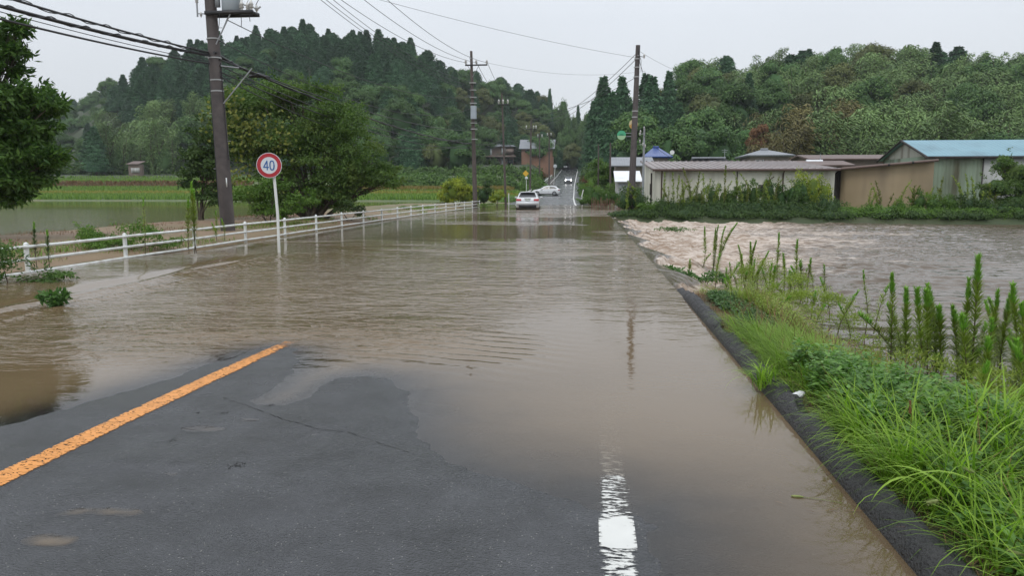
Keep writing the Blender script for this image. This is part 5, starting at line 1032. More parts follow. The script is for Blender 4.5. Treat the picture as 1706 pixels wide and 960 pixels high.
quadkid(t, [(1.00, -.60, 1.06), (1.00, .60, 1.06), (.40, .52, 1.40), (.40, -.52, 1.40)], 'windscreen', M['car_glass']).location = (.04, 0, .03)
quadkid(t, [(-1.60, -.5, 1.36), (-1.60, .5, 1.36), (-1.92, .58, 1.12), (-1.92, -.58, 1.12)], 'rear_window', M['car_glass']).location = (-.04, 0, .03)
# far oncoming car with its lights on
q = P(947, 304, 177); t, ip, sp_ = car('car', 'small pale car coming down the far road with its headlights on', (float(q[0]), 177, float(road_z(177))), -math.pi/2+R(1), HB, 1.78, M['car_silver'])
quadkid(t, [(1.00, -.62, 1.04), (1.00, .62, 1.04), (.38, .52, 1.41), (.38, -.52, 1.41)], 'windscreen', M['car_glass']).location = (.05, 0, .03)
for s in (-1, 1):
    b = MB(); b.cyl((2.1, s*.62, .66), (2.20, s*.62, .66), .13, n=12); b.build('headlight', M['lamp_on'], parent=t); wheel(t, 1.32, s*.862, .33, s); wheel(t, -1.30, s*.862, .33, s)
    b = MB(); b.box((.72, s*.99, 1.0), (.14, .18, .13)); b.build('mirror', M['car_black'], parent=t)
b = MB(); b.box((2.17, 0, .42), (.06, 1.2, .26)); b.build('grille', M['car_black'], parent=t)

# ---- far roadside furniture
def at(u, v, Y): return P(u, v, Y)
q = P(877, 312, 108); z = gzf(q[0], 108); t = empty('warning_sign', (q[0], 108, z)); off = (q[0], 108, z); tag(t, 'small yellow diamond warning sign with a white plate on a pole by the far bend', 'road sign')
M['sign_yellow'] = mat('sign_yellow', (.65, .38, .03), .4)
tz = P(875, 289, 108)[2]; b = MB(); b.tube([(q[0], 108, z-.3), (q[0], 108, tz+.3)], .04, 6); kid(b, 'pole', M['white_metal'], t, off)
b = MB(); b.add([(q[0]-.1-.45, 107.93, tz), (q[0]-.1, 107.93, tz-.45), (q[0]-.1+.45, 107.93, tz), (q[0]-.1, 107.93, tz+.45)], [[0, 1, 2, 3]]); b.add([(q[0]-.1-.45, 107.96, tz), (q[0]-.1, 107.96, tz-.45), (q[0]-.1+.45, 107.96, tz), (q[0]-.1, 107.96, tz+.45)], [[3, 2, 1, 0]]); kid(b, 'diamond_plate', M['sign_yellow'], t, off)
b = MB(); b.box((q[0], 107.93, tz-.66), (.42, .03, .30)); kid(b, 'white_plate', M['sign_white'], t, off)
q = P(922, 300, 170); t = empty('curve_mirror', tuple(q)); off = tuple(q); tag(t, 'curve mirror on a pole on the left edge of the climbing road', 'curve mirror')
b = MB(); tp_ = P(925, 277, 170); b.tube([(q[0], 170, q[2]-2), (tp_[0], 170, tp_[2])], .06, 6); kid(b, 'pole', M['white_metal'], t, off)
b = MB(); b.cyl(tp_+[0, -.02, 0], tp_+[0, -.12, 0], .42, .36, n=20); kid(b, 'mirror_head', M['pale_glass'], t, off)
for i, (u, v0, v1, Y, lab) in enumerate(((847.5, 344, 322, 66, 'white marker post left of the white estate car'), (970, 337, 316, 72, 'bent white marker post at the right edge of the far lane'), (974, 314, 301, 120, 'white marker post right of the climbing road'))):
    p = P(u, v0, Y); q = P(u+(2 if i == 1 else 0), v1, Y); b = MB(); b.tube([(p[0], Y, p[2]-.4), (p[0]+(-.05 if i == 1 else 0), Y, (p[2]+q[2])/2), (q[0], Y, q[2])], .045, 8); o = b.build('marker_post', M['white_metal'], loc=tuple(p)); tag(o, lab, 'post')
p = P(968, 307, 150); b = MB(); b.box((p[0], 150, p[2]+.6), (.45, .3, 2.0)); b.box((p[0], 150, p[2]+1.75), (.3, .25, .3)); tag(b.build('dark_bollard', M['car_black'], loc=tuple(p)), 'dark upright box at the right edge of the climbing road', 'bollard')
# low guard rail climbing left of the far road
ys_ = np.linspace(100, 215, 14); t = empty('guard_rail', (float(road_cx(100))-4.2, 100, float(road_z(100)))); off = tuple(t.location); tag(t, 'low white guard rail climbing along the left of the far road', 'guard rail')
b = MB(); pr = np.array([(road_cx(y)-4.1, y, road_z(y)+.62) for y in ys_]); b.tube(pr, .10, 6); kid(b, 'rail', M['white_metal'], t, off)
for p in pr: b = MB(); b.tube([(p[0], p[1], p[2]-1.2), tuple(p)], .06, 6); kid(b, 'post', M['white_metal'], t, off)
# red brown stake fence right of the far flood
p0, p1 = P(985, 345, 57), P(1032, 347, 55); t = empty('stake_fence', (p0[0], 57, -.1)); off = (p0[0], 57, -.1); tag(t, 'row of thin reddish brown stakes at the water edge right of the far lane', 'fence')
M['stake'] = mat('reddish_stakes', (.13, .06, .04), .8, col2=(.19, .10, .07), nscale=5)
for i in range(26):
    q = p0+(p1-p0)*(i+rng.uniform(-.2, .2))/25; b = MB(); h_ = rng.uniform(.62, .95); b.tube([(q[0], q[1], -.3), (q[0]+rng.normal(0, .03), q[1], h_)], .022, 5); kid(b, 'stake', M['stake'], t, off)
b = MB(); b.tube([(p0[0], p0[1]-.03, .38), (p1[0], p1[1]-.03, .36)], .018, 5); kid(b, 'rail', M['stake'], t, off)

# ================================================================ PLANTS NEAR AND MIDDLE
def branchy(name, base, lobes, leafm, ln, wd, label, cat, barkm='bark', tr=.12, hulls=True, sub=7, group=None, tb=(0, 1), jit=.6, droop=.35, sprigs=0, extra=None, trunks=1):
    """tree or shrub: trunk and limbs as one part, crown as another; lobes = (centre, radii, leaves)"""
    base = np.array(base, float); t = empty(name, tuple(base)); off = tuple(base); tag(t, label, cat, group)
    b = MB()
    for (c, r, k) in lobes:
        c = np.array(c, float); s0 = base+rng.normal(0, .08*trunks, 3)*[1, 1, 0]; midp = s0+(c-s0)*.45+[0, 0, abs(c[2]-s0[2])*.12]
        b.tube([s0-[0, 0, .3], s0*.6+midp*.4+rng.normal(0, .03, 3), midp, c], [tr, tr*.75, tr*.5, tr*.2], 7)
        for j in range(5):
            e_ = c+rdir(1)[0]*np.array(r)*.8; b.tube([midp+(c-midp)*rng.random(), (midp+e_)/2+[0, 0, .05], e_], [tr*.28, tr*.18, tr*.06], 5)
    kid(b, 'trunk', M[barkm], t, off)
    b = MB()
    for (c, r, k) in lobes:
        c = np.array(c, float); r = np.array(r, float)*np.ones(3)
        if hulls: hull(b, c-[0, 0, r[2]*.1], r*.55, 0, 8, .1)
        for j in range(sub):
            d = rdir(1)[0]; d[2] = d[2]*.9+.1; cc = c+d*r*.66; rr = r*rng.uniform(.34, .56)
            shell(b, cc, rr, int(k/sub), ln, wd, 0, jit, droop, .55, .2, tb=tb)
        for j in range(sprigs):
            d = rdir(1)[0]; d[2] = abs(d[2])*.9; p0_ = c+d*r*.9; p1_ = p0_+(d+[0, 0, .3])*r.mean()*rng.uniform(.2, .45); kk = 26; u = rng.random(kk)[:, None]; Pt = p0_+(p1_-p0_)*u+rng.normal(0, ln*.35, (kk, 3))
            b.cards(Pt, rdir(kk)+d-[0, 0, .3], rdir(kk)+[0, 0, .6], ln*rng.uniform(.7, 1.2, kk), wd, 0)
    cr = kid(b, 'crown', M[leafm], t, off)
    if extra: extra(t, off)
    return t
# big tree at the left edge
Yt = 19.0; E_ = lambda u, v, dy=0: P(u, v, Yt+dy)
lob = [(E_(-80, 215), (1.8, 1.8, 1.4), 6000), (E_(-15, 235), (1.1, 1.3, 1.0), 6000), (E_(-5, 290, .6), (1.1, 1.0, .8), 3600), (E_(22, 185), (.75, .9, .42), 2800), (E_(45, 222), (.7, .8, .38), 2400), (E_(52, 262), (.65, .8, .32), 1900), (E_(30, 300), (.7, .8, .30), 1700), (E_(48, 158), (.42, .5, .2), 420), (E_(15, 175), (1.0, 1.2, .55), 2400), (E_(30, 300), (.95, 1.0, .62), 2600), (E_(-10, 325), (.7, .8, .5), 1400), (E_(-4, 78), (.42, .5, .5), 520), (E_(-48, 100), (.8, 1.0, 1.0), 1500), (E_(15, 118), (.28, .4, .2), 200), (E_(80, 178), (.36, .4, .25), 500), (E_(85, 268), (.3, .4, .25), 420), (E_(30, 55), (.2, .25, .25), 130), (E_(32, 90), (.24, .3, .15), 150), (E_(20, 330), (.42, .4, .2), 380)]
branchy('broadleaf_tree', (E_(-90, 420)[0], Yt, .1), lob, 'tree_dark', .20, .07, 'large dark leafy tree leaning into the picture at the left edge', 'tree', tr=.12, sub=12, sprigs=16, hulls=False, jit=.9)
# vine hung tree behind the sign
Yv = 33.; V_ = lambda u, v, dy=0: P(u, v, Yv+dy)
lob = [(V_(440, 175), (1.5, 1.6, 1.15), 4200), (V_(505, 180, 1), (1.5, 1.6, 1.1), 4200), (V_(560, 215), (1.6, 1.6, 1.15), 4600), (V_(600, 265), (1.3, 1.4, .95), 2800), (V_(480, 240), (1.9, 1.6, 1.2), 5200), (V_(545, 285, -.4), (1.9, 1.5, .85), 4600), (V_(610, 300), (.95, 1.1, .5), 1600), (V_(400, 200), (1.1, 1.2, 1.1), 2400), (V_(420, 255), (1.2, 1.3, 1.1), 2400), (V_(470, 300), (1.3, 1.2, .8), 2200), (V_(500, 325), (1.5, 1.2, .6), 2200), (V_(545, 335), (1.2, 1.0, .5), 1500), (V_(580, 300), (1.4, 1.3, .7), 2200), (V_(628, 285), (.9, 1.0, .5), 1500), (V_(640, 305), (.8, .9, .35), 1000), (V_(560, 325, -.3), (1.3, 1.0, .5), 1800), (V_(500, 345), (1.2, .9, .45), 1500), (V_(375, 180), (.8, .9, .8), 1400), (V_(480, 155, 1), (1.2, 1.2, .7), 1800), (V_(560, 180, 1), (1.0, 1.0, .7), 1500), (V_(450, 335), (1.1, 1.0, .6), 1400), (V_(390, 240), (1.0, 1.0, 1.3), 2200), (V_(530, 235, .6), (1.6, 1.5, 1.2), 4200), (V_(530, 160, 1.5), (1.0, 1.0, .6), 1200)]
def vines(t, off):
    b = MB()
    for (u, v, w_, k) in ((388, 175, 10, 90), (392, 205, 8, 80), (402, 240, 6, 110), (398, 285, 7, 80), (440, 212, 16, 90), (480, 232, 20, 90), (350, 205, 10, 60)):
        for j in range(6):
            c = V_(u+rng.normal(0, w_*.6), v+rng.normal(0, 12), -1.55); r = .32
            Pt = c+rng.normal(0, 1, (k//6, 3))*[r, .12, r*1.1]; b.cards(Pt, rdir(k//6)-[0, 0, .8], rdir(k//6)*.5+[0, -1, .4], .17, .14, 0, rng.random(k//6))
    kid(b, 'vine_leaves', M['vine'], t, off)
branchy('broadleaf_tree', (V_(522, 360)[0], Yv, 0), lob, 'tree_leaf', .15, .07, 'spreading dark tree hung with yellowish vines behind the 40 sign', 'tree', tr=.13, sub=12, sprigs=10, jit=.85, hulls=False, extra=vines)
lob = [(V_(352, 225, -1), (.8, .8, .9), 1300), (V_(338, 265, -1), (.9, .8, .7), 1900), (V_(325, 300, -1), (.9, .8, .5), 1600), (V_(350, 280, -1), (.8, .8, .8), 1600), (V_(362, 300, -1), (.7, .7, .8), 900), (V_(350, 335, -1), (.6, .6, .5), 700)]
branchy('vine_thicket', (V_(350, 372)[0], Yv-1, 0), lob, 'shrub_dark', .15, .08, 'tangled creeper thicket just left of the near utility pole', 'shrub', tr=.05, sub=9, sprigs=6, hulls=False)
lob = [(V_(410, 330, -5), (.8, .7, .5), 1500), (V_(455, 320, -5), (.75, .7, .55), 1500), (V_(500, 335, -5), (.7, .7, .42), 1300), (V_(435, 352, -5), (.9, .6, .3), 900), (V_(480, 355, -5), (.8, .6, .25), 800)]
branchy('shrub', (V_(450, 372, -5)[0], Yv-5, 0), lob, 'shrub', .12, .055, 'bright green bushes between the near utility pole and the big vine hung tree', 'shrub', tr=.03, sub=7, sprigs=6, hulls=False)
lob = [(V_(565, 345, -1), (.7, .6, .4), 700), (V_(600, 352, 1), (.6, .6, .3), 500)]
branchy('shrub', (V_(580, 362, 0)[0], Yv, 0), lob, 'shrub_dark', .12, .05, 'low dark bush under the right edge of the vine hung tree', 'shrub', tr=.03, sub=5, hulls=False)
# bushes at the far end of the fence
Yb = 61.
lob = [(P(760, 318, Yb), (1.35, 1.1, 1.05), 2600), (P(745, 328, Yb), (.8, .8, .75), 900), (P(778, 326, Yb), (1.0, .8, .8), 1200)]
branchy('bush', (P(762, 345, Yb)[0], Yb, 0), lob, 'yellowgreen', .17, .10, 'round yellow green bush at the far end of the white fence', 'bush', tr=.05, sub=9)
lob = [(P(806, 325, 63), (.85, .8, .95), 1400), (P(812, 306, 63), (.5, .5, .5), 500), (P(797, 333, 63), (.6, .5, .5), 500)]
branchy('bush', (P(806, 345, 63)[0], 63, 0), lob, 'shrub_dark', .16, .08, 'dark green bush right of the round yellow green one', 'bush', tr=.05, sub=7)
lob = [(P(829, 327, 66), (.75, .7, .55), 900), (P(822, 333, 66), (.5, .5, .4), 400)]
branchy('bush', (P(829, 345, 66)[0], 66, 0), lob, 'yellowgreen', .15, .08, 'small low bush between the two thin utility poles by the far lane', 'bush', tr=.04, sub=6)
for u, v, w_, Y, lab in ((700, 352, .8, 52, 'low weeds poking through the white fence before its far end'), (668, 352, .6, 47, 'small weed tuft at the foot of the middle of the white fence'), (810, 343, .9, 59, 'grassy weeds at the fence end below the dark bush')):
    p = P(u, v, Y); branchy('weed_tuft', (p[0]+.1, Y, -.05), [((p[0]+.1, Y, .18), (w_, .3, .28), 420)], 'shrub', .11, .035, lab, 'weeds', tr=.01, hulls=False, sub=6)
# green bush behind the near fence, weeds along it
b0 = gp(172, 420, .1)
lob = [((b0[0]-.4, b0[1]+.6, .42), (.55, .5, .34), 1800), ((b0[0]+.35, b0[1]+.7, .40), (.6, .5, .34), 1800), ((b0[0]+.0, b0[1]+.2, .22), (.75, .4, .2), 1200), ((b0[0]+.9, b0[1]+1.2, .22), (.6, .4, .18), 700)]
branchy('bush', (b0[0], b0[1]+.5, .08), lob, 'shrub', .07, .03, 'bright green bush poking through the white fence near the left edge', 'bush', tr=.015, sub=8, hulls=False, sprigs=4)
le = P(5, 425, 11.0)
branchy('bush', (le[0], 11.0, .05), [((le[0]-.15, 11., .42), (.35, .4, .38), 900), ((le[0]+.55, 11.2, .12), (.5, .3, .16), 700), ((le[0]-.3, 10.6, .1), (.5, .4, .25), 500)], 'tree_dark', .075, .026, 'dark leafy bush at the left edge grown through the white fence', 'bush', tr=.012, sub=7, hulls=False, sprigs=5)

# thin dry grass on the bare strip behind the fence
def strip_grass(name, n_, x0, x1, y0, y1, h, m_):
    x = rng.uniform(x0, x1, n_); y = rng.uniform(y0, y1, n_); k = fbm(x, y, .45, 3, 2) > .02; x, y = x[k], y[k]; n_ = len(x); b = MB()
    b.blades(np.stack([x, y, gz(x, y)-.01], 1), rng.random(n_)*6.28, h*rng.uniform(.5, 1.3, n_), rng.uniform(.4, 1.6, n_), rng.uniform(.008, .016, n_), 4); tag(b.build(name, M[m_]), kind='stuff')
strip_grass('dry_grass', 12000, -18.5, -10.3, 10, 40, .14, 'straw'); strip_grass('verge_grass', 9000, -13.5, -10.2, 9, 34, .16, 'rice'); strip_grass('verge_grass', 5000, -12.2, -10.1, 34, 60, .3, 'rice')
# ---- tall leafy weeds (upright stalks closely set with narrow leaves)
def weed_mesh(h, dens=1.0, lean=(0, 0), leaf=.085, bare=.12, wid=.013):
    t = np.linspace(0, 1, 9); sb_ = rng.normal(0, .022, 2)*h; path = np.stack([lean[0]*t**2+sb_[0]*np.sin(t*4.5), lean[1]*t**2+sb_[1]*np.sin(t*3.8), h*t], 1)
    bs = MB(); bs.tube(path, np.linspace(.008, .0025, 9)*max(1, h), 6); bl = MB(); bt = MB()
    k = int(300*h*dens); u = bare+(1-bare)*np.sort(rng.random(k)**.8); pc = np.stack([np.interp(u, t, path[:, j]) for j in range(3)], 1)
    a = np.arange(k)*2.4+rng.normal(0, .3, k); prof = np.interp(u, [0, .15, .55, .85, 1], [.7, 1.0, .95, .6, .35])*rng.uniform(.75, 1.25, k)
    el = np.interp(u, [0, .4, .8, 1], [-.5, .45, 1.0, 1.8]); d = np.stack([np.cos(a), np.sin(a), el+rng.normal(0, .18, k)], 1)
    up = np.stack([-np.cos(a)*.5, -np.sin(a)*.5, np.ones(k)], 1); L_ = leaf*prof*rng.uniform(.8, 1.2, k)
    low = u < .84
    bl.cards(pc[low], d[low], up[low], L_[low], wid*rng.uniform(.8, 1.2, low.sum()), 0, np.clip(rng.random(low.sum())*.8+.15*(u[low] > .5), 0, 1))
    hi = ~low; bt.cards(pc[hi], d[hi], up[hi], L_[hi], wid, 0)
    kk = int(34*h*dens); uu = .84+.17*rng.random(kk); aa = rng.random(kk)*6.28; pp = np.stack([np.interp(uu, t, path[:, j]) for j in range(3)], 1); bt.cards(pp, np.stack([np.cos(aa), np.sin(aa), .9+rng.random(kk)], 1), np.stack([-np.cos(aa), -np.sin(aa), 1+0*aa], 1), leaf*.55, wid*.8)
    return bs, bl, bt
def weed(loc, h, label, group, dens=1.0, lean=(0, 0), leaf=.085, name='tall_weed', mat_='weed', z=None, wid=.013):
    t = empty(name, loc, rng.random()*0); tag(t, label, 'weed', group)
    for bb, nm, mm in zip(weed_mesh(h, dens, lean, leaf, wid=wid), ('stem', 'leaves', 'shoot_tip'), ('stem', mat_, 'weed_top')):
        if bb.F: bb.build(nm, M[mm], parent=t)
    return t
def weed_px(ub, vb, ut, vt, label, group=None, zb=-.45, **kw):
    p = gp(ub, vb, zb); q = P(ut, vt, p[1]); kw = dict(kw); kw['dens'] = kw.get('dens', 1)*rng.uniform(.65, 1.15); kw['leaf'] = kw.get('leaf', .1)*rng.uniform(.7, 1.15); return weed((p[0], p[1], zb-.05), q[2]-zb, label, group, lean=(q[0]-p[0], rng.normal(0, .05)), **kw)
WG_ = [  # ub, vb, ut, vt, label
 (1483, 640, 1491, 452, 'tall upright weed, leftmost of the big stand in the right water'),
 (1508, 650, 1508, 474, 'weed just right of the leftmost tall one in the right water'), (1528, 665, 1527, 474, 'broad dense weed in the left half of the stand in the right water'),
 (1545, 660, 1542, 478, 'weed leaning close to the broad dense one in the right water'), (1556, 655, 1549, 470, 'tall slim weed right of the broad dense pair'),
 (1568, 660, 1565, 505, 'shorter bright weed in the middle of the stand'), (1592, 662, 1588, 504, 'shorter weed left of the tallest pair'),
 (1606, 668, 1607, 457, 'tall bent weed, left one of the tallest pair'), (1618, 670, 1627, 422, 'tallest weed of the stand reaching highest in the right water'),
 (1602, 690, 1611, 520, 'weed with a brown bare stem under the tallest pair'), (1650, 650, 1662, 478, 'tall weed left of the right edge stand'), (1665, 650, 1678, 485, 'weed second from the left in the right edge stand'),
 (1684, 660, 1697, 468, 'tall dark green weed close to the right edge'), (1700, 665, 1705, 500, 'weed cut by the right picture edge'), (1640, 690, 1650, 560, 'short weed before the right edge stand'), (1690, 690, 1690, 560, 'short weed at the right edge over the grass')]
for a in WG_: weed_px(*a[:4], a[4], 'tall weeds standing in the right water', zb=-.42, leaf=.135, dens=1.7, wid=.013)
for j in range(64):   # younger and broken weeds between the tall ones
    x = rng.uniform(2.5, 4.6); y = rng.uniform(5.6, 8.8); hj = rng.uniform(.35, .85)*(1 if rng.random() < .8 else .6)
    if x < 2.2+.12*y: continue
    tw = weed((x, y, -.45), hj, 'younger weed growing between the tall weeds in the right water', 'younger weeds in the right water', dens=rng.uniform(.6, 1.1), lean=(rng.normal(0, .16), rng.normal(0, .1)), leaf=rng.uniform(.09, .16), mat_='weed' if rng.random() < .7 else 'vine', wid=.014)
for j in range(30):
    x = rng.uniform(2.2, 4.2); y = rng.uniform(9.5, 15.5); tw = weed((x, y, -.45), rng.uniform(.4, .8), 'slender weed in the brushy tangle beyond the end of the kerb', 'slender weeds in the brushy tangle', dens=rng.uniform(.5, 1), lean=(rng.normal(0, .16), 0), leaf=rng.uniform(.08, .14), mat_='weed' if rng.random() < .7 else 'vine', wid=.013)
for a in [(1440, 560, 1441, 445, 'thin yellowish weed alone left of the big stand')]: weed_px(*a[:4], a[4], 'tall weeds standing in the right water', zb=-.45, leaf=.07, dens=.7)
for a in [(1295, 480, 1298, 385, 'tall weed behind the brushy tangle, left of its pair'), (1322, 490, 1329, 396, 'tall weed behind the brushy tangle, right of its pair'), (1306, 490, 1306, 420, 'short weed between the pair behind the brushy tangle'), (1335, 500, 1318, 440, 'slanting weed right of the pair behind the brushy tangle'), (1285, 510, 1290, 440, 'short pale weed at the left of the brushy tangle'),
          (1245, 480, 1262, 398, 'weed in the middle clump of the rapids, the tall one'), (1252, 480, 1247, 400, 'weed in the middle clump of the rapids, upright one'), (1256, 480, 1276, 425, 'weed in the middle clump of the rapids, slanting right'), (1240, 475, 1228, 405, 'weed in the middle clump of the rapids, slanting left'), (1262, 482, 1280, 415, 'thin weed at the right of the middle clump of the rapids'), (1235, 470, 1236, 420, 'short bushy weed in the middle clump of the rapids'),
          (1187, 455, 1199, 372, 'leafy stalk in the rapids, upright one of the left clump'), (1190, 457, 1213, 375, 'leafy stalk in the rapids, right leaning in the left clump'), (1193, 456, 1228, 370, 'leafy stalk in the rapids leaning furthest right'), (1188, 455, 1192, 378, 'stalk in the rapids hidden among the left clump'), (1172, 445, 1176, 376, 'lone slender stalk in the rapids nearest the road'), (1170, 446, 1185, 420, 'short sprig at the foot of the lone slender stalk'), (1148, 463, 1150, 430, 'tiny bent stalk in the foam nearest the road')]:
    weed_px(*a[:4], a[4], 'weeds standing in the rapids', zb=-.4, leaf=.10, dens=.9, wid=.02)
for i, (u, vt, Y, h0, lab) in enumerate(((318, 305, 15.4, .15, 'tall pale weed behind the fence left of the near pole'), (322, 318, 15.5, .15, 'weed beside the tall pale one behind the fence'), (310, 335, 15.3, .15, 'shorter weed left of the tall pale one behind the fence'), (236, 330, 15.2, .15, 'slender bent weed between fence and field'), (55, 372, 12.6, .12, 'dark weed just right of the first fence post'), (78, 385, 12.6, .12, 'dry brown weed right of the first fence post'), (358, 352, 20, .15, 'weed at the foot of the near pole, left side'), (372, 365, 19.6, .15, 'weed at the foot of the near pole, right side'), (360, 372, 19, .15, 'small weed before the near pole'), (468, 360, 23.5, .1, 'weed between two fence posts right of the sign'))):
    q = P(u, vt, Y); weed((q[0], Y, h0), q[2]-h0, lab, 'weeds behind the white fence', lean=(rng.normal(0, .06), 0), leaf=.13 if i < 3 else .09, dens=.8 if i != 3 else .35, mat_='weed' if i not in (4, 5) else 'shrub_dark', wid=.02)

# ---- far bank of the river: bushes, reeds
bx0, bx1 = 1030, 1706
def bank_bush(u0, u1, vt, Y, leafm, ln, wd, k, lab, cat='bush', dz=1.0, sprigs=3):
    n_ = max(2, int((u1-u0)/16)); lob = []
    for i in range(n_):
        u = u0+(u1-u0)*(i+.5)/n_; top = P(u, vt+rng.uniform(-14, 6), Y)[2]; x = P(u, vt, Y)[0]; lob.append(((x, Y+rng.uniform(-.4, .4), top*.5), ((u1-u0)/n_/1250*Y*.85, .6, max(.25, top*.55)), k//n_))
    return branchy('bush', (lob[n_//2][0][0], Y, -.1), lob, leafm, ln, wd, lab, cat, tr=.03, sub=7, sprigs=sprigs, hulls=True)
for a in [(1032, 1075, 322, 47.3, 'shrub_dark', .13, .06, 1800, 'dark bush at the foot of the tall right pole'), (1062, 1110, 336, 46.8, 'shrub', .12, .05, 1500, 'bright green low bush at the left corner of the cream shed'),
          (1100, 1160, 328, 47.6, 'shrub_dark', .13, .04, 1800, 'low dark thicket before the left third of the cream shed'), (1155, 1200, 316, 48.0, 'tree_leaf', .13, .05, 1700, 'dark bush left of the downpipe of the cream shed'), (1198, 1262, 310, 48.0, 'tree_leaf', .13, .06, 2400, 'rounded bush before the middle of the cream shed'),
          (1255, 1300, 335, 47.2, 'shrub', .12, .05, 1300, 'low green growth right of the middle of the cream shed'), (1275, 1345, 303, 47.8, 'tree_dark', .14, .07, 3200, 'dense dark bush covering the small window of the cream shed'), (1325, 1385, 290, 48.2, 'yellowgreen', .14, .06, 2800, 'tall olive and rusty bush at the right end of the cream shed'),
          (1300, 1400, 335, 46.9, 'shrub_dark', .12, .05, 2400, 'dark low bush under the olive one'), (1385, 1450, 343, 46.8, 'shrub', .11, .05, 1600, 'low bright growth below the dark lean-to'), (1445, 1530, 338, 46.8, 'shrub', .12, .05, 2200, 'low leafy growth before the tan wall'),
          (1525, 1590, 330, 47.0, 'shrub', .12, .05, 2000, 'leafy growth before the border of the tan and green walls'), (1585, 1650, 322, 47.2, 'shrub_dark', .13, .05, 2200, 'darker growth before the green barn wall'), (1640, 1760, 335, 46.6, 'shrub_dark', .13, .05, 2600, 'dark low growth under the tree at the right edge')]:
    bank_bush(*a)
lob = [(P(1690, 285, 48.5), (1.2, 1.2, 1.1), 2600), (P(1665, 310, 48), (1.0, 1.0, .9), 2000), (P(1640, 320, 48), (.6, .6, .5), 700), (P(1715, 310, 48), (1.3, 1.2, 1.4), 2400), (P(1670, 275, 48.5), (.6, .6, .5), 800), (P(1690, 335, 47.6), (1.3, .8, .8), 1500)]
branchy('broadleaf_tree', (P(1695, 350, 48)[0], 48.3, 0), lob, 'tree_leaf', .15, .06, 'leafy tree before the barn at the right edge of the picture', 'tree', tr=.08, sub=8, sprigs=6)
# reeds and tall weeds rising over the bank growth
def reed(u, v, Y, lab, grp, bend=.4, m='weed'):
    q = P(u, v, Y); h = q[2]+.1; t = np.linspace(0, 1, 7); bs = MB(); ln_ = rng.normal(0, bend); path = np.stack([ln_*t**2.5, 0*t, h*t], 1); bs.tube(path, np.linspace(.014, .005, 7), 5)
    k = int(60*h); u_ = .15+.87*rng.random(k); pc = np.stack([np.interp(u_, t, path[:, j]) for j in range(3)], 1); d = rdir(k); d[:, 2] = abs(d[:, 2])+.5
    bs.cards(pc, d, rdir(k)+[0, -.6, .3], .26*rng.uniform(.6, 1.1, k)*np.interp(u_, [0, .7, 1.02], [1, .8, .45]), .045, 1)
    o = bs.build('reed', [M['stem'], M[m]]); o.location = (q[0], Y, -.1); tag(o, lab, 'weed', grp)
RZ_ = [(1105, 1160, 'before the left part of the cream shed', 11, 302), (1160, 1200, 'between the bushes before the cream shed', 7, 303), (1200, 1260, 'over the rounded bush before the cream shed', 7, 296), (1262, 1300, 'right of the middle of the cream shed', 6, 308), (1440, 1520, 'before the tan wall', 9, 318), (1520, 1575, 'before the border of tan and green walls', 9, 318), (1590, 1660, 'before the green barn wall', 9, 312), (1035, 1072, 'around the foot of the tall right pole', 7, 320)]
for u0, u1, where, n_, vt in RZ_:
    for i in range(n_):
        u = u0+(u1-u0)*(i+rng.random())/n_; reed(u, vt+rng.uniform(-22, 20), 47.3+rng.uniform(-.3, .4), f'tall weed stalk rising {where}', f'tall stalks {where}', m='weed' if rng.random() < .7 else 'vine')
# growth right of the far lane
for a in [(985, 1035, 318, 60, 'kudzu', .15, .05, 2200, 'tall grassy growth behind the stake fence'), (965, 990, 334, 66, 'shrub', .14, .05, 700, 'low bright grass at the right edge of the far lane'), (970, 1010, 308, 80, 'shrub', .18, .06, 1400, 'green growth along the right side of the climbing road'), (1010, 1050, 315, 68, 'tree_leaf', .16, .07, 1400, 'dark growth around the small white roofed shed')]:
    bank_bush(*a)
lob = [(P(1000, 285, 88), (1.5, 1.4, 1.5), 2200), (P(990, 297, 88), (1.2, 1.2, 1.0), 1200), (P(1015, 292, 88), (1.2, 1.2, 1.3), 1400), (P(1002, 302, 87), (1.5, 1.2, .8), 1200)]
branchy('broadleaf_tree', (P(1002, 315, 88)[0], 88, .2), lob, 'shrub', .26, .14, 'round bright green tree right of the climbing road', 'tree', tr=.09, sub=9)
lob = [(P(1042, 282, 84), (1.1, 1.1, .8), 1100), (P(1052, 290, 84), (1.2, 1.1, .7), 900)]
branchy('broadleaf_tree', (P(1045, 300, 84)[0], 79, .2), lob, 'tree_dark', .22, .12, 'dark tree just left of the tall right pole, above the white roof', 'tree', tr=.07, sub=7)
p = P(979, 300, 100); branchy('bush', (p[0], 100, .3), [((p[0], 100, p[2]-.2), (.9, .7, 1.1), 700), ((p[0]+.6, 100, p[2]-1.2), (1.0, .7, .7), 500)], 'rust', .18, .09, 'reddish brown bush right of the climbing road', 'bush', tr=.03, sub=6)
p = P(925, 292, 185); branchy('bush', (p[0]-2.5, 185, 3), [((p[0]-3.0, 185, p[2]-.3), (1.6, 1, 1.2), 500)], 'rust', .3, .16, 'small reddish bush left of the climbing road near the mirror', 'bush', tr=.03, sub=6)

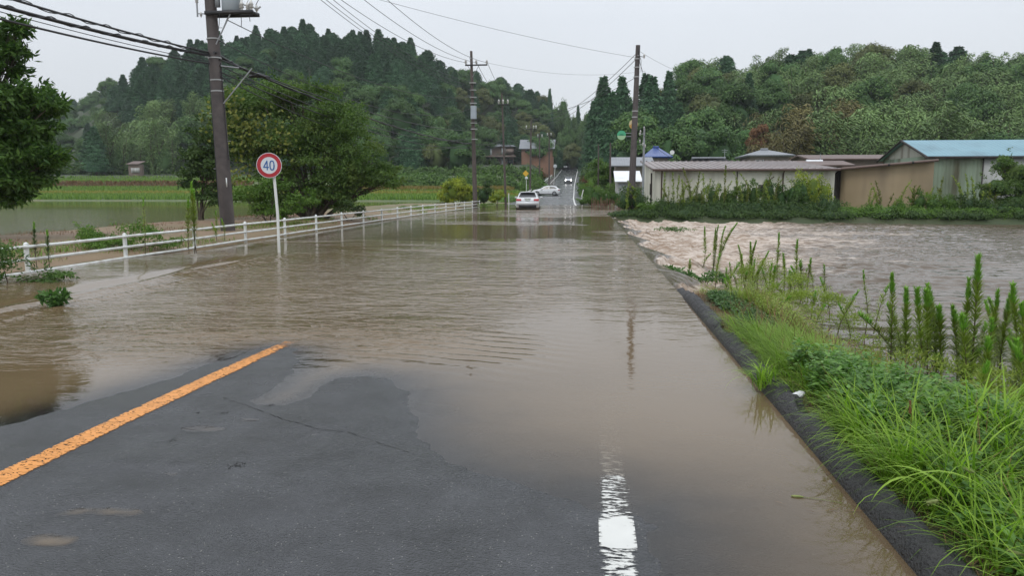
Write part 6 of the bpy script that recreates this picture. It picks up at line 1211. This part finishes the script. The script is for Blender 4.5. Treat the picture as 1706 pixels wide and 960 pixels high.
# ---- creeper covered banks left of the road and rice fields (uncountable growth)
def bank_mass(name, u0, u1, Y, dY, vtop, leafm, ln, wd, n_l, k, label=None):
    b = MB()
    for i in range(n_l):
        u = u0+(u1-u0)*rng.random(); Yi = Y+dY*rng.random(); top = P(u, vtop+rng.uniform(-2, 5)+(Yi-Y)/dY*0, Yi); g = gzf(top[0], Yi); hh = max(.25, (top[2]-g)*rng.uniform(.8, 1)); r = rng.uniform(1.0, 2.0)*(1 if Y > 60 else .45)
        hull(b, (top[0], Yi, g), (r*.62, r*.62, hh*.7), 0, 7, .15); shell(b, (top[0], Yi, g), (r, r, hh), int(k*1.5), ln, wd, 0, .6, .1, .35, .3)
    o = b.build(name, M[leafm]); tag(o, label, None, None, 'stuff'); return o
bank_mass('bank_growth', 1030, 1760, 45.9, 1.0, 348, 'shrub_dark', .14, .06, 150, 260)
bank_mass('bank_growth', 1090, 1400, 46.6, 1.0, 330, 'shrub_dark', .14, .06, 90, 260)
bank_mass('bank_growth', 1380, 1700, 46.2, .8, 343, 'shrub', .13, .05, 110, 260)
bank_mass('creeper_bank', 560, 898, 122, 8, 286, 'kudzu', .42, .30, 90, 300)
bank_mass('creeper_bank', 590, 905, 150, 10, 275, 'kudzu', .5, .36, 70, 240)
bank_mass('roadside_growth', 846, 905, 124, 14, 302, 'shrub', .32, .16, 40, 260)
bank_mass('roadside_growth', 850, 872, 84, 16, 326, 'shrub', .26, .12, 26, 260)
bank_mass('forest_undergrowth', 60, 330, 160, 14, 268, 'shrub_dark', .6, .4, 80, 200)
bank_mass('forest_undergrowth', 330, 760, 168, 22, 262, 'shrub_dark', .6, .4, 110, 200)
bank_mass('forest_undergrowth', 620, 830, 222, 14, 258, 'shrub_dark', .6, .4, 70, 200)
bank_mass('forest_undergrowth', 1060, 1400, 104, 14, 262, 'shrub_dark', .45, .3, 120, 220)
bank_mass('forest_undergrowth', 1400, 1800, 100, 16, 256, 'kudzu', .45, .25, 120, 220)
bank_mass('forest_undergrowth', 975, 1070, 118, 20, 268, 'shrub_dark', .45, .3, 60, 220)
def rice(name, X0, X1, Y0, Y1, h, n_, leafm, wd=.06, bend=.5):
    x = rng.uniform(X0, X1, n_); y = rng.uniform(Y0, Y1, n_); z = gz(x, y); b = MB()
    b.blades(np.stack([x, y, z-.03], 1), rng.random(n_)*6.28, h*rng.uniform(.7, 1.15, n_), bend*rng.uniform(.4, 1.3, n_), wd*rng.uniform(.7, 1.3, n_), 3)
    o = b.build(name, M[leafm]); tag(o, kind='stuff'); return o
rice('rice_plants', -115, -10, 90, 103, .62, 26000, 'rice', .11)
M['rice_ripe'] = leafmat('ripening_rice', (.20, .19, .05), (.32, .28, .07), .2, .6, 0)
rice('ripening_rice', -115, -10, 103, 110, .62, 12000, 'rice_ripe', .12)
rice('rice_plants', -115, -10, 110, 127, .70, 20000, 'rice', .14)
rice('terrace_grass', -125, -60, 127.5, 130.6, .55, 8000, 'straw', .12)
rice('terrace_grass', -125, -58, 131, 148, .5, 15000, 'rice', .14)
M['amber'] = leafmat('amber_grass', (.17, .13, .045), (.25, .19, .06), .2, .6, 0)
rice('amber_grass_strip', -46, -12, 113, 120, .9, 8000, 'amber', .14)

# ================================================================ RIGHT VERGE: soil, straw, grass, herbs
def vx(lo, hi, n_): return rng.uniform(lo, hi, n_)
def edge_x(y): return 1.50+.05*np.sin(np.asarray(y)*2.1)
def grass(name, n_, x0, x1, y0, y1, h, wd, leafm, bend=1.0, seg=5, lean=.2, hv=.35, clump=None, az=None, keep=None):
    if clump:
        nc = max(3, n_//clump); cx_ = vx(x0, x1, nc); cy_ = vx(y0, y1, nc); i = rng.integers(0, nc, n_); x = cx_[i]+rng.normal(0, .05, n_); y = cy_[i]+rng.normal(0, .05, n_)
    else: x = vx(x0, x1, n_); y = vx(y0, y1, n_)
    if keep is not None: k = keep(x, y); x, y = x[k], y[k]
    n_ = len(x); a = rng.random(n_)*6.283 if az is None else rng.normal(az[0], az[1], n_)
    hh = h*rng.uniform(1-hv, 1+hv, n_); b = MB(); b.blades(np.stack([x, y, gz(x, y)-.01], 1), a, hh, bend*rng.uniform(.3, 1.3, n_), wd*rng.uniform(.6, 1.3, n_), seg, 0, np.clip(rng.normal(.5, .25, n_), 0, 1), lean*rng.uniform(.2, 1.5, (n_, 1)))
    o = b.build(name, M[leafm], smooth=True); tag(o, kind='stuff'); return o
inside = lambda x, y: x > edge_x(y)+.02
grass('long_grass', 4400, 1.60, 3.1, 2.2, 5.2, .38, .0085, 'grass', 1.7, 6, .35, clump=34, hv=.55, keep=lambda x, y: inside(x, y) & (fbm(x, y, 1.9, 3, 6) > -.22))
grass('dark_grass', 5000, 1.60, 3.1, 2.2, 6.0, .2, .007, 'herb', 1.6, 5, .4, clump=20, keep=inside)
grass('long_grass', 700, 1.75, 3.0, 2.6, 4.8, .48, .014, 'grass', 1.7, 7, .3, keep=inside)
grass('short_grass', 11000, 1.62, 3.5, 2.0, 6.4, .24, .0055, 'grass', 1.2, 4, .3, keep=lambda x, y: inside(x, y) & ((y > 3.1) | (x > 2.3)))
grass('short_grass', 13000, 1.62, 2.65, 5.6, 7.8, .17, .005, 'grass_fine', 1.4, 5, .3, clump=40, keep=inside)
grass('fine_grass', 12000, 1.62, 2.35, 6.0, 7.7, .30, .0035, 'grass_fine', 2.2, 6, .5, clump=60, az=(2.7, .8), keep=inside)
grass('waterside_grass', 2600, 2.6, 3.2, 3.0, 9, .22, .005, 'weed', .9, 5, .2, clump=30)
grass('brush_grass', 3600, 2.0, 3.3, 9.4, 15.0, .32, .006, 'weed', 1.0, 5, .3, clump=40)
grass('brown_stalks', 2600, 2.1, 4.1, 9.6, 15.5, .36, .004, 'straw', .7, 4, .4, clump=40)
grass('dead_straw', 14000, 1.45, 1.85, 2.0, 11.8, .10, .003, 'straw', 2.5, 4, 1.2, keep=lambda x, y: fbm(x, y, 1.3, 3, 2) > -.12)
grass('dead_straw', 2600, 1.48, 2.4, 2.1, 3.2, .16, .0035, 'straw', 2.5, 4, 1.2)
grass('overhanging_grass', 800, 1.52, 1.72, 2.9, 8.6, .30, .006, 'grass', 1.6, 6, .5, clump=22, az=(3.1, .6))
grass('straw_among_grass', 1500, 1.6, 3.0, 2.3, 9.5, .36, .004, 'straw', 1.2, 5, .35)
grass('muddy_grass', 1500, 2.1, 3.3, 4.0, 10.5, .22, .006, 'straw', 1.5, 5, .6)
# a few big tussocks hanging over the kerb
for (u, v, n_, h, lab) in ((1505, 800, 150, .55, 'big arching grass tussock hanging over the kerb in the right foreground'), (1275, 640, 70, .34, 'light green tuft drooping over the middle of the kerb'), (1600, 830, 130, .62, 'tall broad bladed grass tussock right of the arching one'), (1440, 740, 90, .45, 'grass tussock behind the arching one'), (1660, 760, 120, .6, 'tall grass tussock at the right edge')):
    p = gp(u, v, .06); b = MB(); x = rng.normal(0, .045, n_); y = rng.normal(0, .045, n_); b.blades(np.stack([x, y, 0*x-.02], 1), rng.normal(2.9, 1.7, n_), h*rng.uniform(.55, 1.2, n_), rng.uniform(.8, 2.3, n_), rng.uniform(.006, .013, n_), 8, 0, None, rng.uniform(.05, .55, (n_, 1)))
    o = b.build('grass_tussock', M['grass'], smooth=True); o.location = (p[0], p[1], .05); tag(o, lab, 'grass tussock')
# broad leafed herbs: rosettes of oval leaflets on short stems
def herbs(name, n_, x0, x1, y0, y1, h, ln, wd, leafm, keep=None, per=9):
    x = vx(x0, x1, n_); y = vx(y0, y1, n_)
    if keep is not None: k = keep(x, y); x, y = x[k], y[k]
    n_ = len(x); b = MB(); z = gz(x, y); hh = h*rng.uniform(.3, 1.1, n_); top = np.stack([x+rng.normal(0, .03, n_), y+rng.normal(0, .03, n_), z+hh], 1)
    for j in range(per):
        a = rng.random(n_)*6.283; f = rng.uniform(.45, 1, n_)[:, None]; Pt = np.stack([x, y, z], 1)*(1-f)+top*f; d = np.stack([np.cos(a), np.sin(a), rng.uniform(-.4, .6, n_)], 1); b.cards(Pt+d*ln*.25, d, np.stack([-np.cos(a)*.3, -np.sin(a)*.3, np.ones(n_)], 1)+rng.normal(0, .25, (n_, 3)), ln*rng.uniform(.6, 1.2, n_), wd*rng.uniform(.7, 1.2, n_))
    o = b.build(name, M[leafm]); tag(o, kind='stuff'); return o
herbs('leafy_herbs', 2300, 1.62, 2.5, 4.3, 6.1, .28, .055, .028, 'herb', keep=lambda x, y: inside(x, y) & (fbm(x, y, 1.5, 3, 4) > -.25), per=11)
herbs('leafy_herbs', 900, 1.62, 2.9, 2.1, 3.5, .20, .06, .03, 'herb', per=10)
herbs('leafy_herbs', 1500, 1.62, 3.0, 3.4, 5.2, .24, .05, .025, 'herb', keep=inside, per=8)
herbs('creeping_plants', 4200, 1.62, 2.5, 7.4, 12.2, .09, .05, .026, 'herb_dark', keep=lambda x, y: x > 1.64+.10*np.sin(y*3), per=8)
herbs('brush_plants', 2600, 2.1, 3.4, 8.0, 15.0, .34, .045, .014, 'weed', per=11)
herbs('brush_plants', 900, 2.3, 3.8, 7.5, 13.5, .30, .04, .012, 'straw', per=9)
grass('dead_straw', 6000, 1.50, 1.95, 6.8, 11.9, .12, .003, 'straw', 2.5, 4, 1.2)
# feathery green brush in the tangle
for (u, v, w_, h, k, lab) in ((1310, 515, .5, .6, 2600, 'feathery yellow green brush in the tangle before the rapids'), (1350, 530, .55, .45, 2200, 'low olive brush right of the feathery one'), (1235, 515, .35, .28, 800, 'small green brush close to the end of the kerb'), (1262, 478, .45, .55, 2400, 'dense green clump standing in the rapids'), (1400, 545, .5, .3, 900, 'low brownish brush at the water edge'), (1465, 600, .4, .35, 1300, 'small olive brush left of the tall weed stand'), (1530, 660, .6, .42, 2600, 'olive brush at the foot of the tall weed stand'), (1640, 680, .6, .42, 2600, 'olive brush at the foot of the right edge weeds')):
    p = gp(u, v, -.3); branchy('brush', (p[0], p[1], -.45), [((p[0], p[1], -.40+h*.55), (w_, w_*.8, h*.6), k)], 'weed', .055, .010, lab, 'brush', barkm='stem', tr=.008, hulls=False, sub=9, sprigs=5, jit=1.2, droop=-.6)
# foxtails
def foxtail(p, h, lean, label, grp='foxtail heads over the verge'):
    t = empty('foxtail', tuple(p)); tag(t, label, 'foxtail', grp); s = np.linspace(0, 1, 10); a = rng.random()*6.28 if lean is None else lean; R_ = h*.35
    path = np.stack([np.cos(a)*R_*s**2.2, np.sin(a)*R_*s**2.2, h*(s-.22*s**4)], 1); b = MB(); b.tube(path, .0013, 5); b.build('stalk', M['grass_fine'], parent=t)
    e_ = path[-1]; d = unit(path[-1]-path[-2]+np.array([0, 0, -.3*h*.1])); b = MB(); q = e_+d*np.linspace(0, .062, 8)[:, None]; b.tube(q, [.003, .006, .0075, .008, .0078, .007, .005, .002], 8)
    k = 160; u = rng.random(k); dd = rdir(k); b.cards(e_+d*.06*u[:, None]+dd*.005, dd+d*.7, rdir(k), .013, .0012); b.build('seed_head', M['seed'], parent=t)
FX = [((1376, 708), 'over the kerb edge in front of the leafy herbs', .3), ((1590, 920), 'upright one near the bottom right', .32), ((1650, 900), 'drooping one near the bottom right corner', .34), ((1700, 920), 'closest to the right edge at the bottom', .3), ((1640, 960), 'lowest one at the bottom edge', .18), ((1560, 690), 'among the grass below the tall weeds', .35), ((1580, 700), 'right of the one below the tall weeds', .34), ((1400, 560), 'pale one over the olive brush', .4), ((1370, 570), 'left pale one over the brush', .36)]
for (uv, lab, h) in FX:
    p = gp(uv[0], uv[1], .05); foxtail((p[0], p[1], .04 if p[0] < 3 else -.1), h, None, 'bristly foxtail grass head '+lab)
# broad single blades that stand out
for (u, v, h, az, lab) in ((1620, 900, .62, 2.4, 'broad pale grass leaf bending down in the right foreground'), (1690, 900, .7, 3.0, 'broad bright grass leaf near the right edge'), (1560, 860, .55, 3.6, 'broad grass leaf folded over in the right foreground')):
    p = gp(u, v, .05); b = MB(); b.blades(np.array([[0, 0, 0.]]), np.array([az]), np.array([h]), np.array([2.3]), np.array([.028]), 12, 0, np.array([.9]), .15); o = b.build('grass_leaf', M['grass'], smooth=True); o.location = (p[0], p[1], .04); tag(o, lab, 'grass leaf')
# litter and flotsam
p = gp(1329, 658, .10); b = MB(); hull(b, (0, 0, .012), (.045, .035, .022), 0, 9); hull(b, (.03, .02, .02), (.03, .025, .018), 0, 7); o = b.build('litter', mat('white_litter', (.75, .76, .77), .4, bump=.6, bscale=60)); o.location = (p[0], p[1], .085); tag(o, 'crumpled white scrap of litter beside the kerb', 'litter')
p = gp(1512, 745, .15); b = MB(); b.tube([(0, 0, 0), (.01, 0, .28), (.0, 0, .30)], [.002, .002, .006], 6); b.tube([(0, 0, .29), (-.003, 0, .36)], [.008, .006], 8); o = b.build('dock_spike', M['rust']); o.location = (p[0], p[1], .05); tag(o, 'single reddish brown seed spike in the long grass', 'plant')
c0 = gp(88, 512); branchy('leaf_clump', (c0[0], c0[1], -.02), [((c0[0], c0[1], .09), (.13, .10, .085), 260)], 'herb_dark', .085, .045, 'clump of green leaves drifting in the flood near the left edge', 'leaves', tr=.006, hulls=False, sub=4, sprigs=6, jit=1.2)
def drift(u, v, name, label, ln, n_, leafm, w_=.01):
    p = gp(u, v); b = MB(); k = n_; b.cards(rng.normal(0, ln*.5, (k, 3))*[1, .25, 0]+[0, 0, .004], np.c_[rng.normal(1, .3, k)*rng.choice([-1, 1], k), rng.normal(0, .3, k), 0*rng.random(k)], np.tile([0, 0, 1.], (k, 1)), ln*.5, w_); o = b.build(name, M[leafm]); o.location = (p[0], p[1], .002); tag(o, label, 'flotsam')
drift(1365, 848, 'floating_straw', 'pale straws floating just off the kerb in the right foreground', .16, 9, 'straw', .003)
drift(1255, 812, 'floating_straw', 'single pale straw floating on the calm water', .05, 2, 'straw', .003)
p = gp(1328, 829); b = MB(); b.tube([(-.03, .004, 0), (-.015, .002, 0), (.01, 0, 0), (.03, -.004, 0)], [.002, .0065, .007, .003], 8); b.tube([(.03, -.004, 0), (.12, -.03, 0), (.2, -.06, 0)], .0012, 4); o = b.build('floating_foxtail', M['seed']); o.location = (p[0], p[1], .004); tag(o, 'foxtail head floating on the water off the kerb', 'foxtail')
drift(622, 632, 'floating_twig', 'thin orange brown twig at the water edge before the dry hump', .07, 2, 'rust', .004)
for u, v, lab in ((1125, 385, 'green plant raft torn along at the top of the rapids'), (1125, 462, 'green weed raft caught at the road edge in the rapids'), (1190, 468, 'green weed raft further out in the foam'), (1098, 456, 'small green weed tuft at the lip of the fall')):
    p = gp(u, v, -.3); branchy('weed_raft', (p[0], p[1], -.4), [((p[0], p[1], -.22), (.45 if v > 400 else .9, .35, .10), 420)], 'herb_dark', .11, .04, lab, 'weeds', tr=.01, hulls=False, sub=6)

# ================================================================ HAZE: thin rain mist over the whole valley
b = MB(); b.box((0, 520, 44), (1410, 1170, 98)); m, t_, n, l = newmat('rain_haze'); o_ = n('ShaderNodeOutputMaterial'); pv = n('ShaderNodeVolumePrincipled')
pv.inputs['Color'].default_value = (.90, .94, 1.0, 1); pv.inputs['Density'].default_value = HAZE; pv.inputs['Anisotropy'].default_value = .2; l(pv.outputs[0], o_.inputs['Volume'])
tag(b.build('haze', m), kind='stuff')
